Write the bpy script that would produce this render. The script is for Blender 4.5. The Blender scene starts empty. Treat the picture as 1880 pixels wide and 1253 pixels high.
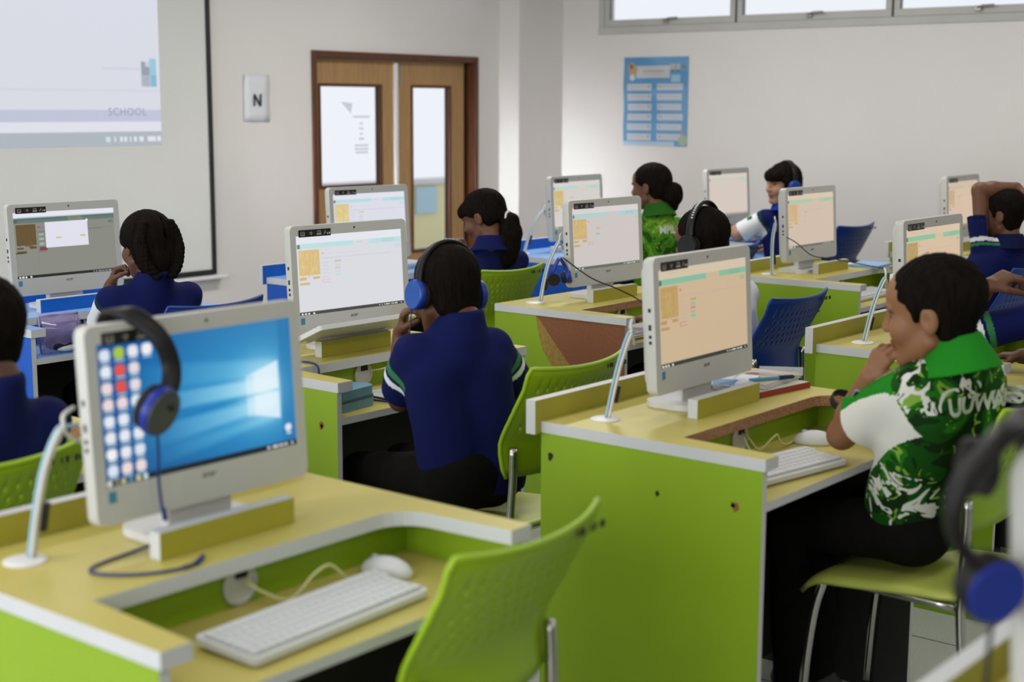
import bpy, bmesh, math, random
import numpy as np
from mathutils import Vector, Matrix

random.seed(7)
rng = np.random.default_rng(7)
C = bpy.context.scene
COL = C.collection
PI = math.pi

# ------------------------------------------------------------------ camera
cam_d = bpy.data.cameras.new('camera')
cam = bpy.data.objects.new('camera', cam_d)
COL.objects.link(cam)
C.camera = cam
F_PX, YAW, PITCH, ROLL = 2701.28, 0.682263, 0.158567, 0.004061
_f = Vector((math.cos(PITCH)*math.cos(YAW), math.cos(PITCH)*math.sin(YAW), -math.sin(PITCH)))
_r = Vector((math.sin(YAW), -math.cos(YAW), 0))
_u = _r.cross(_f)
_r2 = math.cos(ROLL)*_r + math.sin(ROLL)*_u
_u2 = -math.sin(ROLL)*_r + math.cos(ROLL)*_u
cam.matrix_world = Matrix(((_r2.x, _u2.x, -_f.x, 0), (_r2.y, _u2.y, -_f.y, 0), (_r2.z, _u2.z, -_f.z, 1.59), (0, 0, 0, 1)))
cam_d.sensor_width = 36.0
cam_d.lens = 36.0*F_PX/1880.0
cam_d.clip_start = 0.05
cam_d.clip_end = 200
cam_d.dof.use_dof = True
cam_d.dof.focus_distance = 5.0
cam_d.dof.aperture_fstop = 2.7

# ------------------------------------------------------------------ colour management, sky, lamps
C.view_settings.view_transform = 'Standard'
C.view_settings.look = 'None'
C.view_settings.gamma = 1.0
C.view_settings.use_curve_mapping = False
C.view_settings.exposure = 0.0
C.render.film_transparent = False
C.cycles.use_denoising = True
C.cycles.max_bounces = 7
C.cycles.diffuse_bounces = 4
C.cycles.sample_clamp_indirect = 4.0
C.cycles.caustics_reflective = False
C.cycles.caustics_refractive = False

world = bpy.data.worlds.new('sky')
C.world = world
world.use_nodes = True
_bg = world.node_tree.nodes['Background']
_bg.inputs['Color'].default_value = (0.93, 0.95, 1.0, 1)
_bg.inputs['Strength'].default_value = 0.95

def area_lamp(name, loc, size, power, color=(1, 1, 1), target=None, spread=180):
    d = bpy.data.lights.new(name, 'AREA')
    d.shape = 'RECTANGLE'
    d.size, d.size_y = size
    d.energy = power
    d.color = color
    d.spread = math.radians(spread)
    o = bpy.data.objects.new(name, d)
    COL.objects.link(o)
    o.location = loc
    if target is not None:
        v = Vector(target) - Vector(loc)
        o.rotation_euler = v.to_track_quat('-Z', 'Y').to_euler()
    return o

# fluorescent ceiling fittings and the daylight of the windows in the left-hand wall
for _x, _pw in ((0.6, (8, 11, 13, 16)), (3.6, (9, 11, 14, 22)), (6.7, (12, 15, 20, 50))):
    for _y, _p in zip((-1.6, 0.6, 2.8, 5.0), _pw):
        area_lamp('ceiling_lamp', (_x, _y, 2.93), (1.25, 0.45), _p, (1.0, 0.965, 0.925))
for _y, _p in ((-1.0, 24), (1.2, 62), (3.4, 66), (5.6, 60)):
    area_lamp('left_window_daylight', (-2.35, _y, 1.75), (1.5, 1.9), _p, (0.93, 0.96, 1.0), (3.0, _y + 0.4, 1.2))
# added narrow beam standing in for door-glass reflections on the far corner walls
area_lamp('added_corner_beam', (-2.3, 6.25, 1.5), (0.5, 0.7), 3.6, (0.92, 0.96, 1.0), (9.2, 6.95, 0.93), spread=10)
# ------------------------------------------------------------------ helpers: tagging, copying
def tag(o, label=None, cat=None, group=None, kind=None):
    if label: o['label'] = label
    if cat: o['category'] = cat
    if group: o['group'] = group
    if kind: o['kind'] = kind
    return o

def thing(name, label, cat, loc=(0, 0, 0), rotz=0.0, group=None):
    o = bpy.data.objects.new(name, None)
    o.empty_display_size = 0.05
    COL.objects.link(o)
    o.location = loc
    o.rotation_euler = (0, 0, rotz)
    return tag(o, label, cat, group)

def kids(o):
    return [c for c in bpy.data.objects if c.parent == o]

def dup(o, loc=None, rotz=None, label=None, group=None, parent=None):
    c = o.copy()
    COL.objects.link(c)
    if parent is not None: c.parent = parent
    if loc is not None: c.location = loc
    if rotz is not None: c.rotation_euler = (0, 0, rotz)
    if label: c['label'] = label
    if group: c['group'] = group
    for k in list(o.children):
        dup(k, parent=c)
    return c

# ------------------------------------------------------------------ materials
def srgb(r, g, b):
    def f(v):
        v /= 255.0
        return v/12.92 if v <= 0.04045 else ((v + 0.055)/1.055)**2.4
    return (f(r), f(g), f(b))

MATS = {}
def mat(name, col, rough=0.5, spec=0.5, metal=0.0, var=0.0, scale=20.0, bump=0.0, bscale=200.0, trans=0.0, ior=1.45, alpha=1.0, coat=0.0, sub=0.0, stretch=None):
    if name in MATS: return MATS[name]
    m = bpy.data.materials.new(name)
    m.use_nodes = True
    nt = m.node_tree
    b = nt.nodes['Principled BSDF']
    b.inputs['Roughness'].default_value = rough
    b.inputs['Specular IOR Level'].default_value = spec
    b.inputs['Metallic'].default_value = metal
    b.inputs['IOR'].default_value = ior
    b.inputs['Transmission Weight'].default_value = trans
    b.inputs['Alpha'].default_value = alpha
    b.inputs['Coat Weight'].default_value = coat
    if sub:
        b.inputs['Subsurface Weight'].default_value = sub
        b.inputs['Subsurface Radius'].default_value = (0.012, 0.005, 0.003)
    b.inputs['Base Color'].default_value = (*col, 1)
    tc = nt.nodes.new('ShaderNodeTexCoord')
    src = tc.outputs['Object']
    if stretch:
        mp = nt.nodes.new('ShaderNodeMapping')
        mp.inputs['Scale'].default_value = stretch
        nt.links.new(src, mp.inputs['Vector'])
        src = mp.outputs['Vector']
    if var:
        n = nt.nodes.new('ShaderNodeTexNoise')
        n.inputs['Scale'].default_value = scale
        n.inputs['Detail'].default_value = 5
        r = nt.nodes.new('ShaderNodeValToRGB')
        r.color_ramp.elements[0].position = 0.3
        r.color_ramp.elements[1].position = 0.7
        r.color_ramp.elements[0].color = (*[c*(1 - var) for c in col], 1)
        r.color_ramp.elements[1].color = (*[min(1, c*(1 + var)) for c in col], 1)
        nt.links.new(src, n.inputs['Vector'])
        nt.links.new(n.outputs['Fac'], r.inputs['Fac'])
        nt.links.new(r.outputs['Color'], b.inputs['Base Color'])
    if bump:
        n2 = nt.nodes.new('ShaderNodeTexNoise')
        n2.inputs['Scale'].default_value = bscale
        n2.inputs['Detail'].default_value = 3
        bp = nt.nodes.new('ShaderNodeBump')
        bp.inputs['Strength'].default_value = bump
        bp.inputs['Distance'].default_value = 0.002
        nt.links.new(src, n2.inputs['Vector'])
        nt.links.new(n2.outputs['Fac'], bp.inputs['Height'])
        nt.links.new(bp.outputs['Normal'], b.inputs['Normal'])
    MATS[name] = m
    return m

def paint_mat(name, emit=0.0, rough=0.4, spec=0.4, coat=0.0):
    """flat print / screen: colours come from the mesh's own colour attribute"""
    if name in MATS: return MATS[name]
    m = bpy.data.materials.new(name)
    m.use_nodes = True
    nt = m.node_tree
    b = nt.nodes['Principled BSDF']
    a = nt.nodes.new('ShaderNodeAttribute')
    a.attribute_name = 'Col'
    b.inputs['Roughness'].default_value = rough
    b.inputs['Specular IOR Level'].default_value = spec
    b.inputs['Coat Weight'].default_value = coat
    if emit:
        b.inputs['Base Color'].default_value = (0.015, 0.015, 0.017, 1)
        nt.links.new(a.outputs['Color'], b.inputs['Emission Color'])
        b.inputs['Emission Strength'].default_value = emit
    else:
        nt.links.new(a.outputs['Color'], b.inputs['Base Color'])
    MATS[name] = m
    return m

# ------------------------------------------------------------------ mesh builder
class MB:
    def __init__(self):
        self.v, self.f, self.m = [], [], []
    def add(self, vs, fs, mi=0):
        o = len(self.v)
        self.v += [tuple(p) for p in vs]
        self.f += [tuple(i + o for i in f) for f in fs]
        self.m += [mi]*len(fs)
        return self
    def box(self, x0, x1, y0, y1, z0, z1, mi=0, faces=None):
        vs = [(x0, y0, z0), (x1, y0, z0), (x1, y1, z0), (x0, y1, z0), (x0, y0, z1), (x1, y0, z1), (x1, y1, z1), (x0, y1, z1)]
        fs = [(0, 3, 2, 1), (4, 5, 6, 7), (0, 1, 5, 4), (1, 2, 6, 5), (2, 3, 7, 6), (3, 0, 4, 7)]   # bottom top front right back left
        if faces:   # per-face material: dict index->mi
            for i, f in enumerate(fs):
                self.add(vs, [f], faces.get(i, mi))
            return self
        return self.add(vs, fs, mi)
    def prism(self, poly, z0, z1, mi=0, side=None, top=None):
        n = len(poly)
        vs = [(x, y, z0) for x, y in poly] + [(x, y, z1) for x, y in poly]
        self.add(vs, [tuple(reversed(range(n)))], mi)
        self.add(vs, [tuple(range(n, 2*n))], mi if top is None else top)
        self.add(vs, [(i, (i + 1) % n, n + (i + 1) % n, n + i) for i in range(n)], mi if side is None else side)
        return self
    def cyl(self, a, b, r, r2=None, n=16, mi=0):
        return self.tube([a, b], r, n, mi, r2)
    def tube(self, path, r, n=8, mi=0, r2=None, flat=1.0, up=None):
        P = [Vector(p) for p in path]
        k = len(P)
        vs, fs = [], []
        last = Vector(up) if up else None
        for i, p in enumerate(P):
            t = (P[min(i + 1, k - 1)] - P[max(i - 1, 0)]).normalized()
            if last is None:
                last = Vector((0, 0, 1)) if abs(t.z) < 0.9 else Vector((1, 0, 0))
            s = t.cross(last)
            if s.length < 1e-6: s = t.cross(Vector((0.31, 0.77, 0.55)))
            s.normalize()
            u = s.cross(t).normalized()
            if up is None: last = u
            rr = r[i] if isinstance(r, (list, tuple)) else (r + ((r2 - r)*i/(k - 1) if r2 is not None else 0))
            for j in range(n):
                a = 2*PI*j/n
                vs.append(p + s*math.cos(a)*rr + u*math.sin(a)*rr*flat)
        for i in range(k - 1):
            for j in range(n):
                fs.append((i*n + j, i*n + (j + 1) % n, (i + 1)*n + (j + 1) % n, (i + 1)*n + j))
        fs.append(tuple(reversed(range(n))))
        fs.append(tuple((k - 1)*n + j for j in range(n)))
        return self.add(vs, fs, mi)
    def lathe(self, prof, c=(0, 0, 0), n=24, mi=0):
        vs, fs = [], []
        for r, z in prof:
            for j in range(n):
                a = 2*PI*j/n
                vs.append((c[0] + r*math.cos(a), c[1] + r*math.sin(a), c[2] + z))
        for i in range(len(prof) - 1):
            for j in range(n):
                fs.append((i*n + j, i*n + (j + 1) % n, (i + 1)*n + (j + 1) % n, (i + 1)*n + j))
        fs.append(tuple(reversed(range(n))))
        fs.append(tuple((len(prof) - 1)*n + j for j in range(n)))
        return self.add(vs, fs, mi)
    def ball(self, c, r, nu=16, nv=10, mi=0):
        rx, ry, rz = r if isinstance(r, (tuple, list)) else (r, r, r)
        vs = [(c[0], c[1], c[2] - rz)]
        for i in range(1, nv):
            t = -PI/2 + PI*i/nv
            for j in range(nu):
                a = 2*PI*j/nu
                vs.append((c[0] + rx*math.cos(t)*math.cos(a), c[1] + ry*math.cos(t)*math.sin(a), c[2] + rz*math.sin(t)))
        vs.append((c[0], c[1], c[2] + rz))
        fs = [(0, 1 + (j + 1) % nu, 1 + j) for j in range(nu)]
        for i in range(nv - 2):
            for j in range(nu):
                fs.append((1 + i*nu + j, 1 + i*nu + (j + 1) % nu, 1 + (i + 1)*nu + (j + 1) % nu, 1 + (i + 1)*nu + j))
        e = len(vs) - 1
        fs += [(e, 1 + (nv - 2)*nu + j, 1 + (nv - 2)*nu + (j + 1) % nu) for j in range(nu)]
        return self.add(vs, fs, mi)
    def build(self, name, mats, parent=None, smooth=False, bevel=0.0, seg=2, loc=None, rot=None, solid=0.0, sub=0, angle=30):
        me = bpy.data.meshes.new(name)
        me.from_pydata(self.v, [], self.f)
        if not isinstance(mats, (list, tuple)): mats = [mats]
        for m in mats: me.materials.append(m)
        if len(mats) > 1: me.polygons.foreach_set('material_index', self.m)
        me.update()
        if smooth == 'auto':
            me.polygons.foreach_set('use_smooth', [True]*len(me.polygons))
            me.set_sharp_from_angle(angle=math.radians(angle))
        elif smooth:
            me.polygons.foreach_set('use_smooth', [True]*len(me.polygons))
        o = bpy.data.objects.new(name, me)
        COL.objects.link(o)
        if parent is not None: o.parent = parent
        if loc is not None: o.location = loc
        if rot is not None: o.rotation_euler = rot
        if solid:
            md = o.modifiers.new('solid', 'SOLIDIFY'); md.thickness = solid; md.offset = 0
        if sub:
            md = o.modifiers.new('sub', 'SUBSURF'); md.levels = sub; md.render_levels = sub
        if bevel:
            md = o.modifiers.new('bevel', 'BEVEL'); md.width = bevel; md.segments = seg; md.limit_method = 'ANGLE'; md.angle_limit = math.radians(40)
        return o

def rounded_rect(x0, x1, y0, y1, r, n=5):
    pts = []
    for cx, cy, a0 in ((x1 - r, y1 - r, 0), (x0 + r, y1 - r, 90), (x0 + r, y0 + r, 180), (x1 - r, y0 + r, 270)):
        for i in range(n + 1):
            a = math.radians(a0 + 90*i/n)
            pts.append((cx + r*math.cos(a), cy + r*math.sin(a)))
    return pts

def smooth_path(pts, n=8):
    """Catmull-Rom through the points"""
    P = [Vector(p) for p in pts]
    P = [P[0]*2 - P[1]] + P + [P[-1]*2 - P[-2]]
    out = []
    for i in range(1, len(P) - 2):
        for j in range(n):
            t = j/n
            a, b, c, d = P[i - 1], P[i], P[i + 1], P[i + 2]
            out.append(0.5*((2*b) + (c - a)*t + (2*a - 5*b + 4*c - d)*t*t + (3*b - a - 3*c + d)*t**3))
    out.append(P[-2])
    return out

def text_part(name, s, size, m, parent, loc, rot, extrude=0.0004, spacing=1.0, align='CENTER', shear=0.0, bold=0.0):
    cu = bpy.data.curves.new(name, 'FONT')
    cu.body = s
    cu.size = size
    cu.extrude = extrude
    cu.offset = bold
    cu.shear = shear
    cu.space_character = spacing
    cu.align_x = align
    cu.align_y = 'CENTER'
    t = bpy.data.objects.new(name, cu)
    COL.objects.link(t)
    dg = bpy.context.evaluated_depsgraph_get()
    me = bpy.data.meshes.new_from_object(t.evaluated_get(dg))
    bpy.data.objects.remove(t)
    me.materials.clear()
    me.materials.append(m)
    o = bpy.data.objects.new(name, me)
    COL.objects.link(o)
    o.parent = parent
    o.location = loc
    o.rotation_euler = rot
    return o

# ------------------------------------------------------------------ painted planes (screens, posters, stickers)
class Canvas:
    """small raster whose pixels become the vertices' colours of a flat grid; x right, y down, all in 0..1"""
    def __init__(self, w, h, col=(255, 255, 255)):
        self.w, self.h = w, h
        self.a = np.zeros((h, w, 3), np.float32)
        self.a[:] = np.array(col, np.float32)
        self.X, self.Y = np.meshgrid((np.arange(w) + .5)/w, (np.arange(h) + .5)/h)
    def mask(self, m, col, k=1.0):
        k = np.asarray(k, np.float32)
        kk = (m*k)[..., None] if m.dtype != bool else (m.astype(np.float32)*k)[..., None]
        self.a = self.a*(1 - kk) + np.array(col, np.float32)*kk
        return self
    def rect(self, x0, y0, x1, y1, col, k=1.0):
        return self.mask((self.X >= x0) & (self.X < x1) & (self.Y >= y0) & (self.Y < y1), col, k)
    def disc(self, cx, cy, r, col, k=1.0, asp=None):
        asp = asp or self.w/self.h
        return self.mask(((self.X - cx)*asp)**2 + (self.Y - cy)**2 < r*r, col, k)
    def poly(self, pts, col, k=1.0):
        m = np.zeros((self.h, self.w), bool)
        n = len(pts)
        for i in range(n):
            (x0, y0), (x1, y1) = pts[i], pts[(i + 1) % n]
            if y0 == y1: continue
            c = ((self.Y < y0) != (self.Y < y1)) & (self.X < (x1 - x0)*(self.Y - y0)/(y1 - y0) + x0)
            m ^= c
        return self.mask(m, col, k)
    def line(self, x0, y0, x1, y1, wd, col, k=1.0):
        asp = self.w/self.h
        ax, bx, px = x0*asp, x1*asp, self.X*asp
        dx, dy = bx - ax, y1 - y0
        t = np.clip(((px - ax)*dx + (self.Y - y0)*dy)/(dx*dx + dy*dy), 0, 1)
        d = np.hypot(px - ax - t*dx, self.Y - y0 - t*dy)
        return self.mask(d < wd, col, k)
    def text(self, s, x, y, size, col, k=1.0):
        """blocky 5x7-ish strokes for small print"""
        for ch in s:
            if ch != ' ':
                g = rng.integers(0, 2, (4, 3)).astype(bool)
                g[0] |= True
                for i in range(4):
                    for j in range(3):
                        if g[i, j]:
                            self.rect(x + j*size*.22, y + i*size*.25, x + (j + 1)*size*.22, y + (i + 1)*size*.25, col, k)
            x += size*.8
        return self
    def linear(self):
        v = np.clip(self.a/255.0, 0, 1)
        return np.where(v <= 0.04045, v/12.92, ((v + 0.055)/1.055)**2.4)

def painted_mesh(name, cv, W, H, m, warp=None):
    """grid of cv.w x cv.h vertices in the local xz plane, facing -y, centre at the origin"""
    w, h = cv.w, cv.h
    xs = np.linspace(-W/2, W/2, w)
    zs = np.linspace(H/2, -H/2, h)
    X, Z = np.meshgrid(xs, zs)
    Yv = np.zeros_like(X)
    if warp is not None: X, Yv, Z = warp(X, Yv, Z)
    V = np.stack([X, Yv, Z], -1).reshape(-1, 3).astype(np.float32)
    idx = np.arange(w*h).reshape(h, w)
    q = np.stack([idx[:-1, :-1], idx[1:, :-1], idx[1:, 1:], idx[:-1, 1:]], -1).reshape(-1, 4)
    me = np_mesh(name, V, q)
    a = me.color_attributes.new('Col', 'FLOAT_COLOR', 'POINT')
    c = np.ones((w*h, 4), np.float32)
    c[:, :3] = cv.linear().reshape(-1, 3)
    a.data.foreach_set('color', c.ravel())
    me.materials.append(m)
    return me

def np_mesh(name, V, Q):
    me = bpy.data.meshes.new(name)
    k = Q.shape[1]
    me.vertices.add(len(V))
    me.vertices.foreach_set('co', np.ascontiguousarray(V, np.float32).ravel())
    me.loops.add(Q.size)
    me.loops.foreach_set('vertex_index', np.ascontiguousarray(Q, np.int32).ravel())
    me.polygons.add(len(Q))
    me.polygons.foreach_set('loop_start', np.arange(0, Q.size, k, dtype=np.int32))
    me.polygons.foreach_set('loop_total', np.full(len(Q), k, np.int32))
    me.update(calc_edges=True)
    me.validate()
    return me

def mesh_child(name, me, parent, loc=(0, 0, 0), rot=(0, 0, 0)):
    o = bpy.data.objects.new(name, me)
    COL.objects.link(o)
    if parent is not None: o.parent = parent
    o.location = loc
    o.rotation_euler = rot
    return o
# ------------------------------------------------------------------ materials of the room
M_wall = mat('wall_paint', (0.75, 0.725, 0.70), 0.26, 0.9, var=0.025, scale=1.3, bump=0.05, bscale=60)
M_ceil = mat('ceiling_paint', (0.7, 0.69, 0.67), 0.8)
M_floor = mat('floor_tile', (0.42, 0.43, 0.41), 0.35, var=0.12, scale=160)
M_grout = mat('floor_grout', (0.12, 0.12, 0.115), 0.8)
M_doorfr = mat('door_frame_wood', srgb(88, 50, 27), 0.45, var=0.25, scale=8, stretch=(6, 6, 0.7))
M_door = mat('door_veneer', srgb(168, 132, 86), 0.5, var=0.16, scale=9, stretch=(9, 9, 0.5))
M_doordark = mat('door_edge_dark', srgb(48, 26, 14), 0.5)
M_alu = mat('window_aluminium', (0.52, 0.52, 0.49), 0.45, var=0.04, scale=4)
M_steel = mat('latch_metal', (0.36, 0.35, 0.31), 0.35, metal=0.6)
M_seal = mat('dark_seal', (0.06, 0.055, 0.045), 0.6)
M_glass = mat('clear_glass', (0.97, 0.985, 1.0), 0.02, trans=1.0, ior=1.05)
M_white = mat('white_plastic_trim', (0.74, 0.74, 0.74), 0.4)
M_board = mat('whiteboard_surface', (0.72, 0.73, 0.70), 0.35, spec=0.3, var=0.02, scale=1.5)
M_black = mat('matt_black', (0.012, 0.012, 0.012), 0.5)
M_paper = mat('white_paper', (0.72, 0.74, 0.77), 0.8)
M_ink = mat('black_ink', (0.02, 0.02, 0.022), 0.7)
M_print = paint_mat('printed_sheet', rough=0.4, spec=0.4)
M_poster = paint_mat('laminated_poster', rough=0.3, spec=0.6, coat=1.0)
M_poster.node_tree.nodes['Principled BSDF'].inputs['Coat IOR'].default_value = 1.6
M_poster.node_tree.nodes['Principled BSDF'].inputs['Coat Roughness'].default_value = 0.06
M_screen = paint_mat('lit_screen', emit=1.0, rough=0.25, spec=0.3)

def structure(name, mb, m, parent=None, **k):
    o = mb.build(name, m, parent, **k)
    if parent is None: o['kind'] = 'structure'
    return o

WY, WX = 7.2, 9.227
# floor with its tiles
fl = structure('floor', MB().box(-2.6, WX + .2, -3.2, WY + .2, -0.12, -0.006), M_grout)
tile = None
for i in range(-1, 16):
    for j in range(-2, 12):
        x, y = -0.1 + i*0.6, -0.25 + j*0.6
        if x + .6 > WX or y + .6 > WY: continue
        if tile is None:
            tile = MB().box(.004, .596, .004, .596, -0.01, 0.0).build('floor_tile', M_floor, fl)
            tile.location = (x, y, 0)
        else:
            t = tile.copy(); COL.objects.link(t); t.parent = fl; t.location = (x, y, 0)
structure('ceiling', MB().box(-2.6, WX + .2, -3.2, WY + .2, 3.0, 3.1), M_ceil)
# front wall with the door opening
structure('wall_front', MB().box(-2.6, 6.77, WY, WY + .15, 0, 3).box(8.43, WX + .2, WY, WY + .15, 0, 3).box(6.77, 8.43, WY, WY + .15, 1.945, 3), M_wall)
# right wall with the strip of high windows
WZ0, WZ1, WYA, WYB = 2.125, 2.78, 6.66, 0.75
structure('wall_right', MB().box(WX, WX + .2, -3.2, WY, 0, WZ0).box(WX, WX + .2, -3.2, WY, WZ1, 3.0).box(WX, WX + .2, WYA, WY, WZ0, WZ1).box(WX, WX + .2, -3.2, WYB, WZ0, WZ1), M_wall)
structure('wall_left', MB().box(-2.6, -2.5, -3.2, WY, 0, 3), M_wall)
structure('wall_back', MB().box(-2.5, WX, -3.3, -3.2, 0, 3), M_wall)
structure('trim_1', MB().box(8.694, WX - .001, 7.004, WY - .001, 0, 3), M_wall)          # boxed-in corner column

# ------------------------------------------------------------------ high window strip (five panes)
win = MB()
win.box(WX - .012, WX + .12, WYB, WYA, WZ0, WZ0 + .052)         # sill member
win.box(WX - .006, WX + .12, WYB, WYA, WZ1 - .05, WZ1)
win.box(WX - .006, WX + .12, WYA - .045, WYA, WZ0 + .052, WZ1 - .05)
win.box(WX - .006, WX + .12, WYB, WYB + .045, WZ0 + .052, WZ1 - .05)
wo = structure('window_1', win, M_alu, bevel=.003)
pitch = (WYA - WYB)/5
for k in range(5):
    y1 = WYA - k*pitch - .045; y0 = y1 - pitch + .09
    if k: y1 = WYA - k*pitch - .008
    if k < 4: y0 = WYA - (k + 1)*pitch + .008
    s = MB()
    s.box(WX + .008, WX + .055, y0, y1, WZ0 + .054, WZ0 + .104)
    s.box(WX + .008, WX + .055, y0, y1, WZ1 - .1, WZ1 - .052)
    s.box(WX + .008, WX + .055, y0, y0 + .042, WZ0 + .104, WZ1 - .1)
    s.box(WX + .008, WX + .055, y1 - .042, y1, WZ0 + .104, WZ1 - .1)
    sash = s.build('window_sash', M_alu, wo, bevel=.002)
    MB().box(WX + .028, WX + .032, y0 + .042, y1 - .042, WZ0 + .104, WZ1 - .1).build('pane', M_glass, sash)
    if k: MB().box(WX + .002, WX + .02, y1 + .001, y1 + .007, WZ0 + .056, WZ1 - .055).build('window_seal', M_seal, wo)
    ym = (y0 + y1)/2
    lt = MB().box(WX - .014, WX + .008, ym - .012, ym + .03, WZ0 + .07, WZ0 + .1)
    lt.tube([(WX - .016, ym + .01, WZ0 + .092), (WX - .026, ym - .03, WZ0 + .1), (WX - .02, ym - .1, WZ0 + .102)], .008, 8)
    lt.build('latch', M_steel, wo, bevel=.002)

# ------------------------------------------------------------------ double door
dr = MB()
dr.box(6.765, 6.80, WY - .02, WY + .15, 0, 1.945)
dr.box(8.40, 8.435, WY - .02, WY + .15, 0, 1.945)
dr.box(6.80, 8.40, WY - .02, WY + .15, 1.902, 1.945)
door = structure('door_1', dr, M_doorfr, bevel=.003)
def leaf(x0, x1, lx0, lx1, lz0, lz1):
    y0, y1 = WY + .05, WY + .092
    m = MB().box(x0, lx0, y0, y1, .01, 1.9).box(lx1, x1, y0, y1, .01, 1.9).box(lx0, lx1, y0, y1, lz1, 1.9).box(lx0, lx1, y0, y1, .01, lz0)
    lf = m.build('door_leaf', M_door, door)
    b = MB()
    t, q = .012, .008
    b.box(lx0 - t, lx0 + q, y0 - .008, y1 + .004, lz0 - t, lz1 + t).box(lx1 - q, lx1 + t, y0 - .008, y1 + .004, lz0 - t, lz1 + t)
    b.box(lx0 + q, lx1 - q, y0 - .008, y1 + .004, lz1 - q, lz1 + t).box(lx0 + q, lx1 - q, y0 - .008, y1 + .004, lz0 - t, lz0 + q)
    b.build('glazing_bead', M_doorfr, lf, bevel=.003)
    MB().box(lx0 + q, lx1 - q, y0 + .018, y0 + .022, lz0 + q, lz1 - q).build('pane', M_glass, lf)
    return lf
l1 = leaf(6.802, 7.60, 6.882, 7.462, 1.045, 1.722)
l2 = leaf(7.628, 8.345, 7.782, 8.188, 0.55, 1.722)
MB().box(7.592, 7.626, WY + .03, WY + .06, .02, 1.885).build('white_meeting_strip', M_white, door, bevel=.006, seg=3)['label'] = 'white strip where the two leaves meet'
MB().box(8.345, 8.40, WY + .07, WY + .10, .01, 1.9).build('dark_rebate', M_doordark, door)
MB().box(7.655, 7.668, WY + .043, WY + .05, 1.72, 1.86).build('flush_bolt', M_steel, l2, bevel=.002)
# notices stuck on the left pane
M_tri = mat('faded_blue_sticker', srgb(176, 204, 222), 0.6, alpha=0.25)
M_faint = mat('faded_grey_print', srgb(190, 198, 210), 0.7, alpha=0.22)
MB().add([(7.10, WY + .066, 1.612), (7.205, WY + .066, 1.604), (7.19, WY + .066, 1.535), (7.10, WY + .069, 1.612), (7.205, WY + .069, 1.604), (7.19, WY + .069, 1.535)], [(0, 2, 1), (3, 4, 5), (0, 1, 4, 3), (1, 2, 5, 4), (2, 0, 3, 5)]).build('glass_sticker', M_tri, l1)
nb = MB()
for i, (zz, wd) in enumerate(((1.505, .16), (1.46, .03), (1.425, .04), (1.39, .03), (1.355, .05), (1.31, .13), (1.285, .13), (1.262, .12))):
    nb.box(7.29 - wd/2, 7.29 + wd/2, WY + .066, WY + .068, zz, zz + .014)
nb.build('window_notice', M_faint, l1)

# ------------------------------------------------------------------ beyond the door: landing, low wall, painted panel
M_out = mat('outdoor_concrete', (0.66, 0.66, 0.66), 0.8, var=0.05, scale=2)
M_pale = mat('pale_yellow_wall', srgb(222, 216, 170), 0.8, var=0.08, scale=1.2)
M_paleb = mat('pale_blue_panel', srgb(178, 208, 220), 0.8)
tag(MB().box(4.5, 13, WY + .151, 13, -.15, -.01).build('outdoor_landing', M_out), kind='structure')
pw = thing('outdoor_parapet', 'pale yellow parapet wall seen through the door glass', 'wall', (9.7, 9.1, 0))
MB().box(-2.2, 2.4, 0, .15, 0, .88).build('parapet_body', M_pale, pw)
MB().box(-2.25, 2.45, -.03, .18, .88, .93).build('coping', M_out, pw, bevel=.01)
MB().box(.10, .38, -.02, 0, .62, .86).build('blue_panel', M_paleb, pw)

# ------------------------------------------------------------------ whiteboard with the projected picture
wb = thing('whiteboard', 'large whiteboard with thin black frame and a projected picture on it', 'whiteboard', (4.1, WY, 1.5))
bx0, bx1, bz0, bz1 = -1.95, 1.78, -.92, .98
MB().box(bx0, bx1, -.022, -.002, bz0, bz1).build('board', M_board, wb)
fr = MB()
fr.box(bx0 - .03, bx0, -.034, -.002, bz0 - .03, bz1 + .03).box(bx1, bx1 + .03, -.034, -.002, bz0 - .03, bz1 + .03)
fr.box(bx0, bx1, -.034, -.002, bz1, bz1 + .03).box(bx0, bx1, -.034, -.002, bz0 - .03, bz0)
fr.build('black_frame', M_black, wb, bevel=.004)
MB().box(bx0 - .02, bx1 + .09, -.075, -.002, bz0 - .056, bz0 - .034).build('pen_tray', M_white, wb, bevel=.006, seg=3)
cv = Canvas(300, 170, (214, 216, 226))
cv.mask(np.clip((cv.X - .2)*.9, 0, 1)*np.clip(1 - cv.Y, 0, 1), (212, 213, 228), .6)
cv.rect(0, .868, 1, .91, (190, 194, 214)).rect(0, .91, 1, .945, (222, 222, 232)).rect(0, .945, 1, 1, (172, 180, 188))
for i, (xx, ww) in enumerate(((.865, .010), (.884, .004), (.897, .006), (.908, .007), (.919, .006), (.93, .006), (.944, .008), (.962, .022), (.988, .008))):
    cv.rect(xx, .962, xx + ww, .985, (205, 222, 232) if i == 0 else (224, 226, 232))
cv.rect(.962, .968, .985, .972, (185, 190, 200))
lx = .955
cv.rect(lx, .70, lx + .017, .745, (150, 156, 168)).rect(lx, .748, lx + .017, .79, (168, 178, 190)).rect(lx + .018, .69, lx + .034, .79, (150, 196, 216)).rect(lx + .008, .70, lx + .02, .72, (196, 206, 216)).rect(lx + .022, .75, lx + .034, .79, (134, 180, 204))
cv.rect(.86, .722, .95, .73, (196, 200, 212), .7)
cv.rect(0, .8, 1, .803, (206, 208, 220))
pm = painted_mesh('projected_picture', cv, 2.9, 1.62, M_screen)
mesh_child('projected_picture', pm, wb, (-.022, -.0235, .662))
M_greyt = mat('projected_letters', srgb(186, 190, 204), 0.8, spec=0.0)
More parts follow.
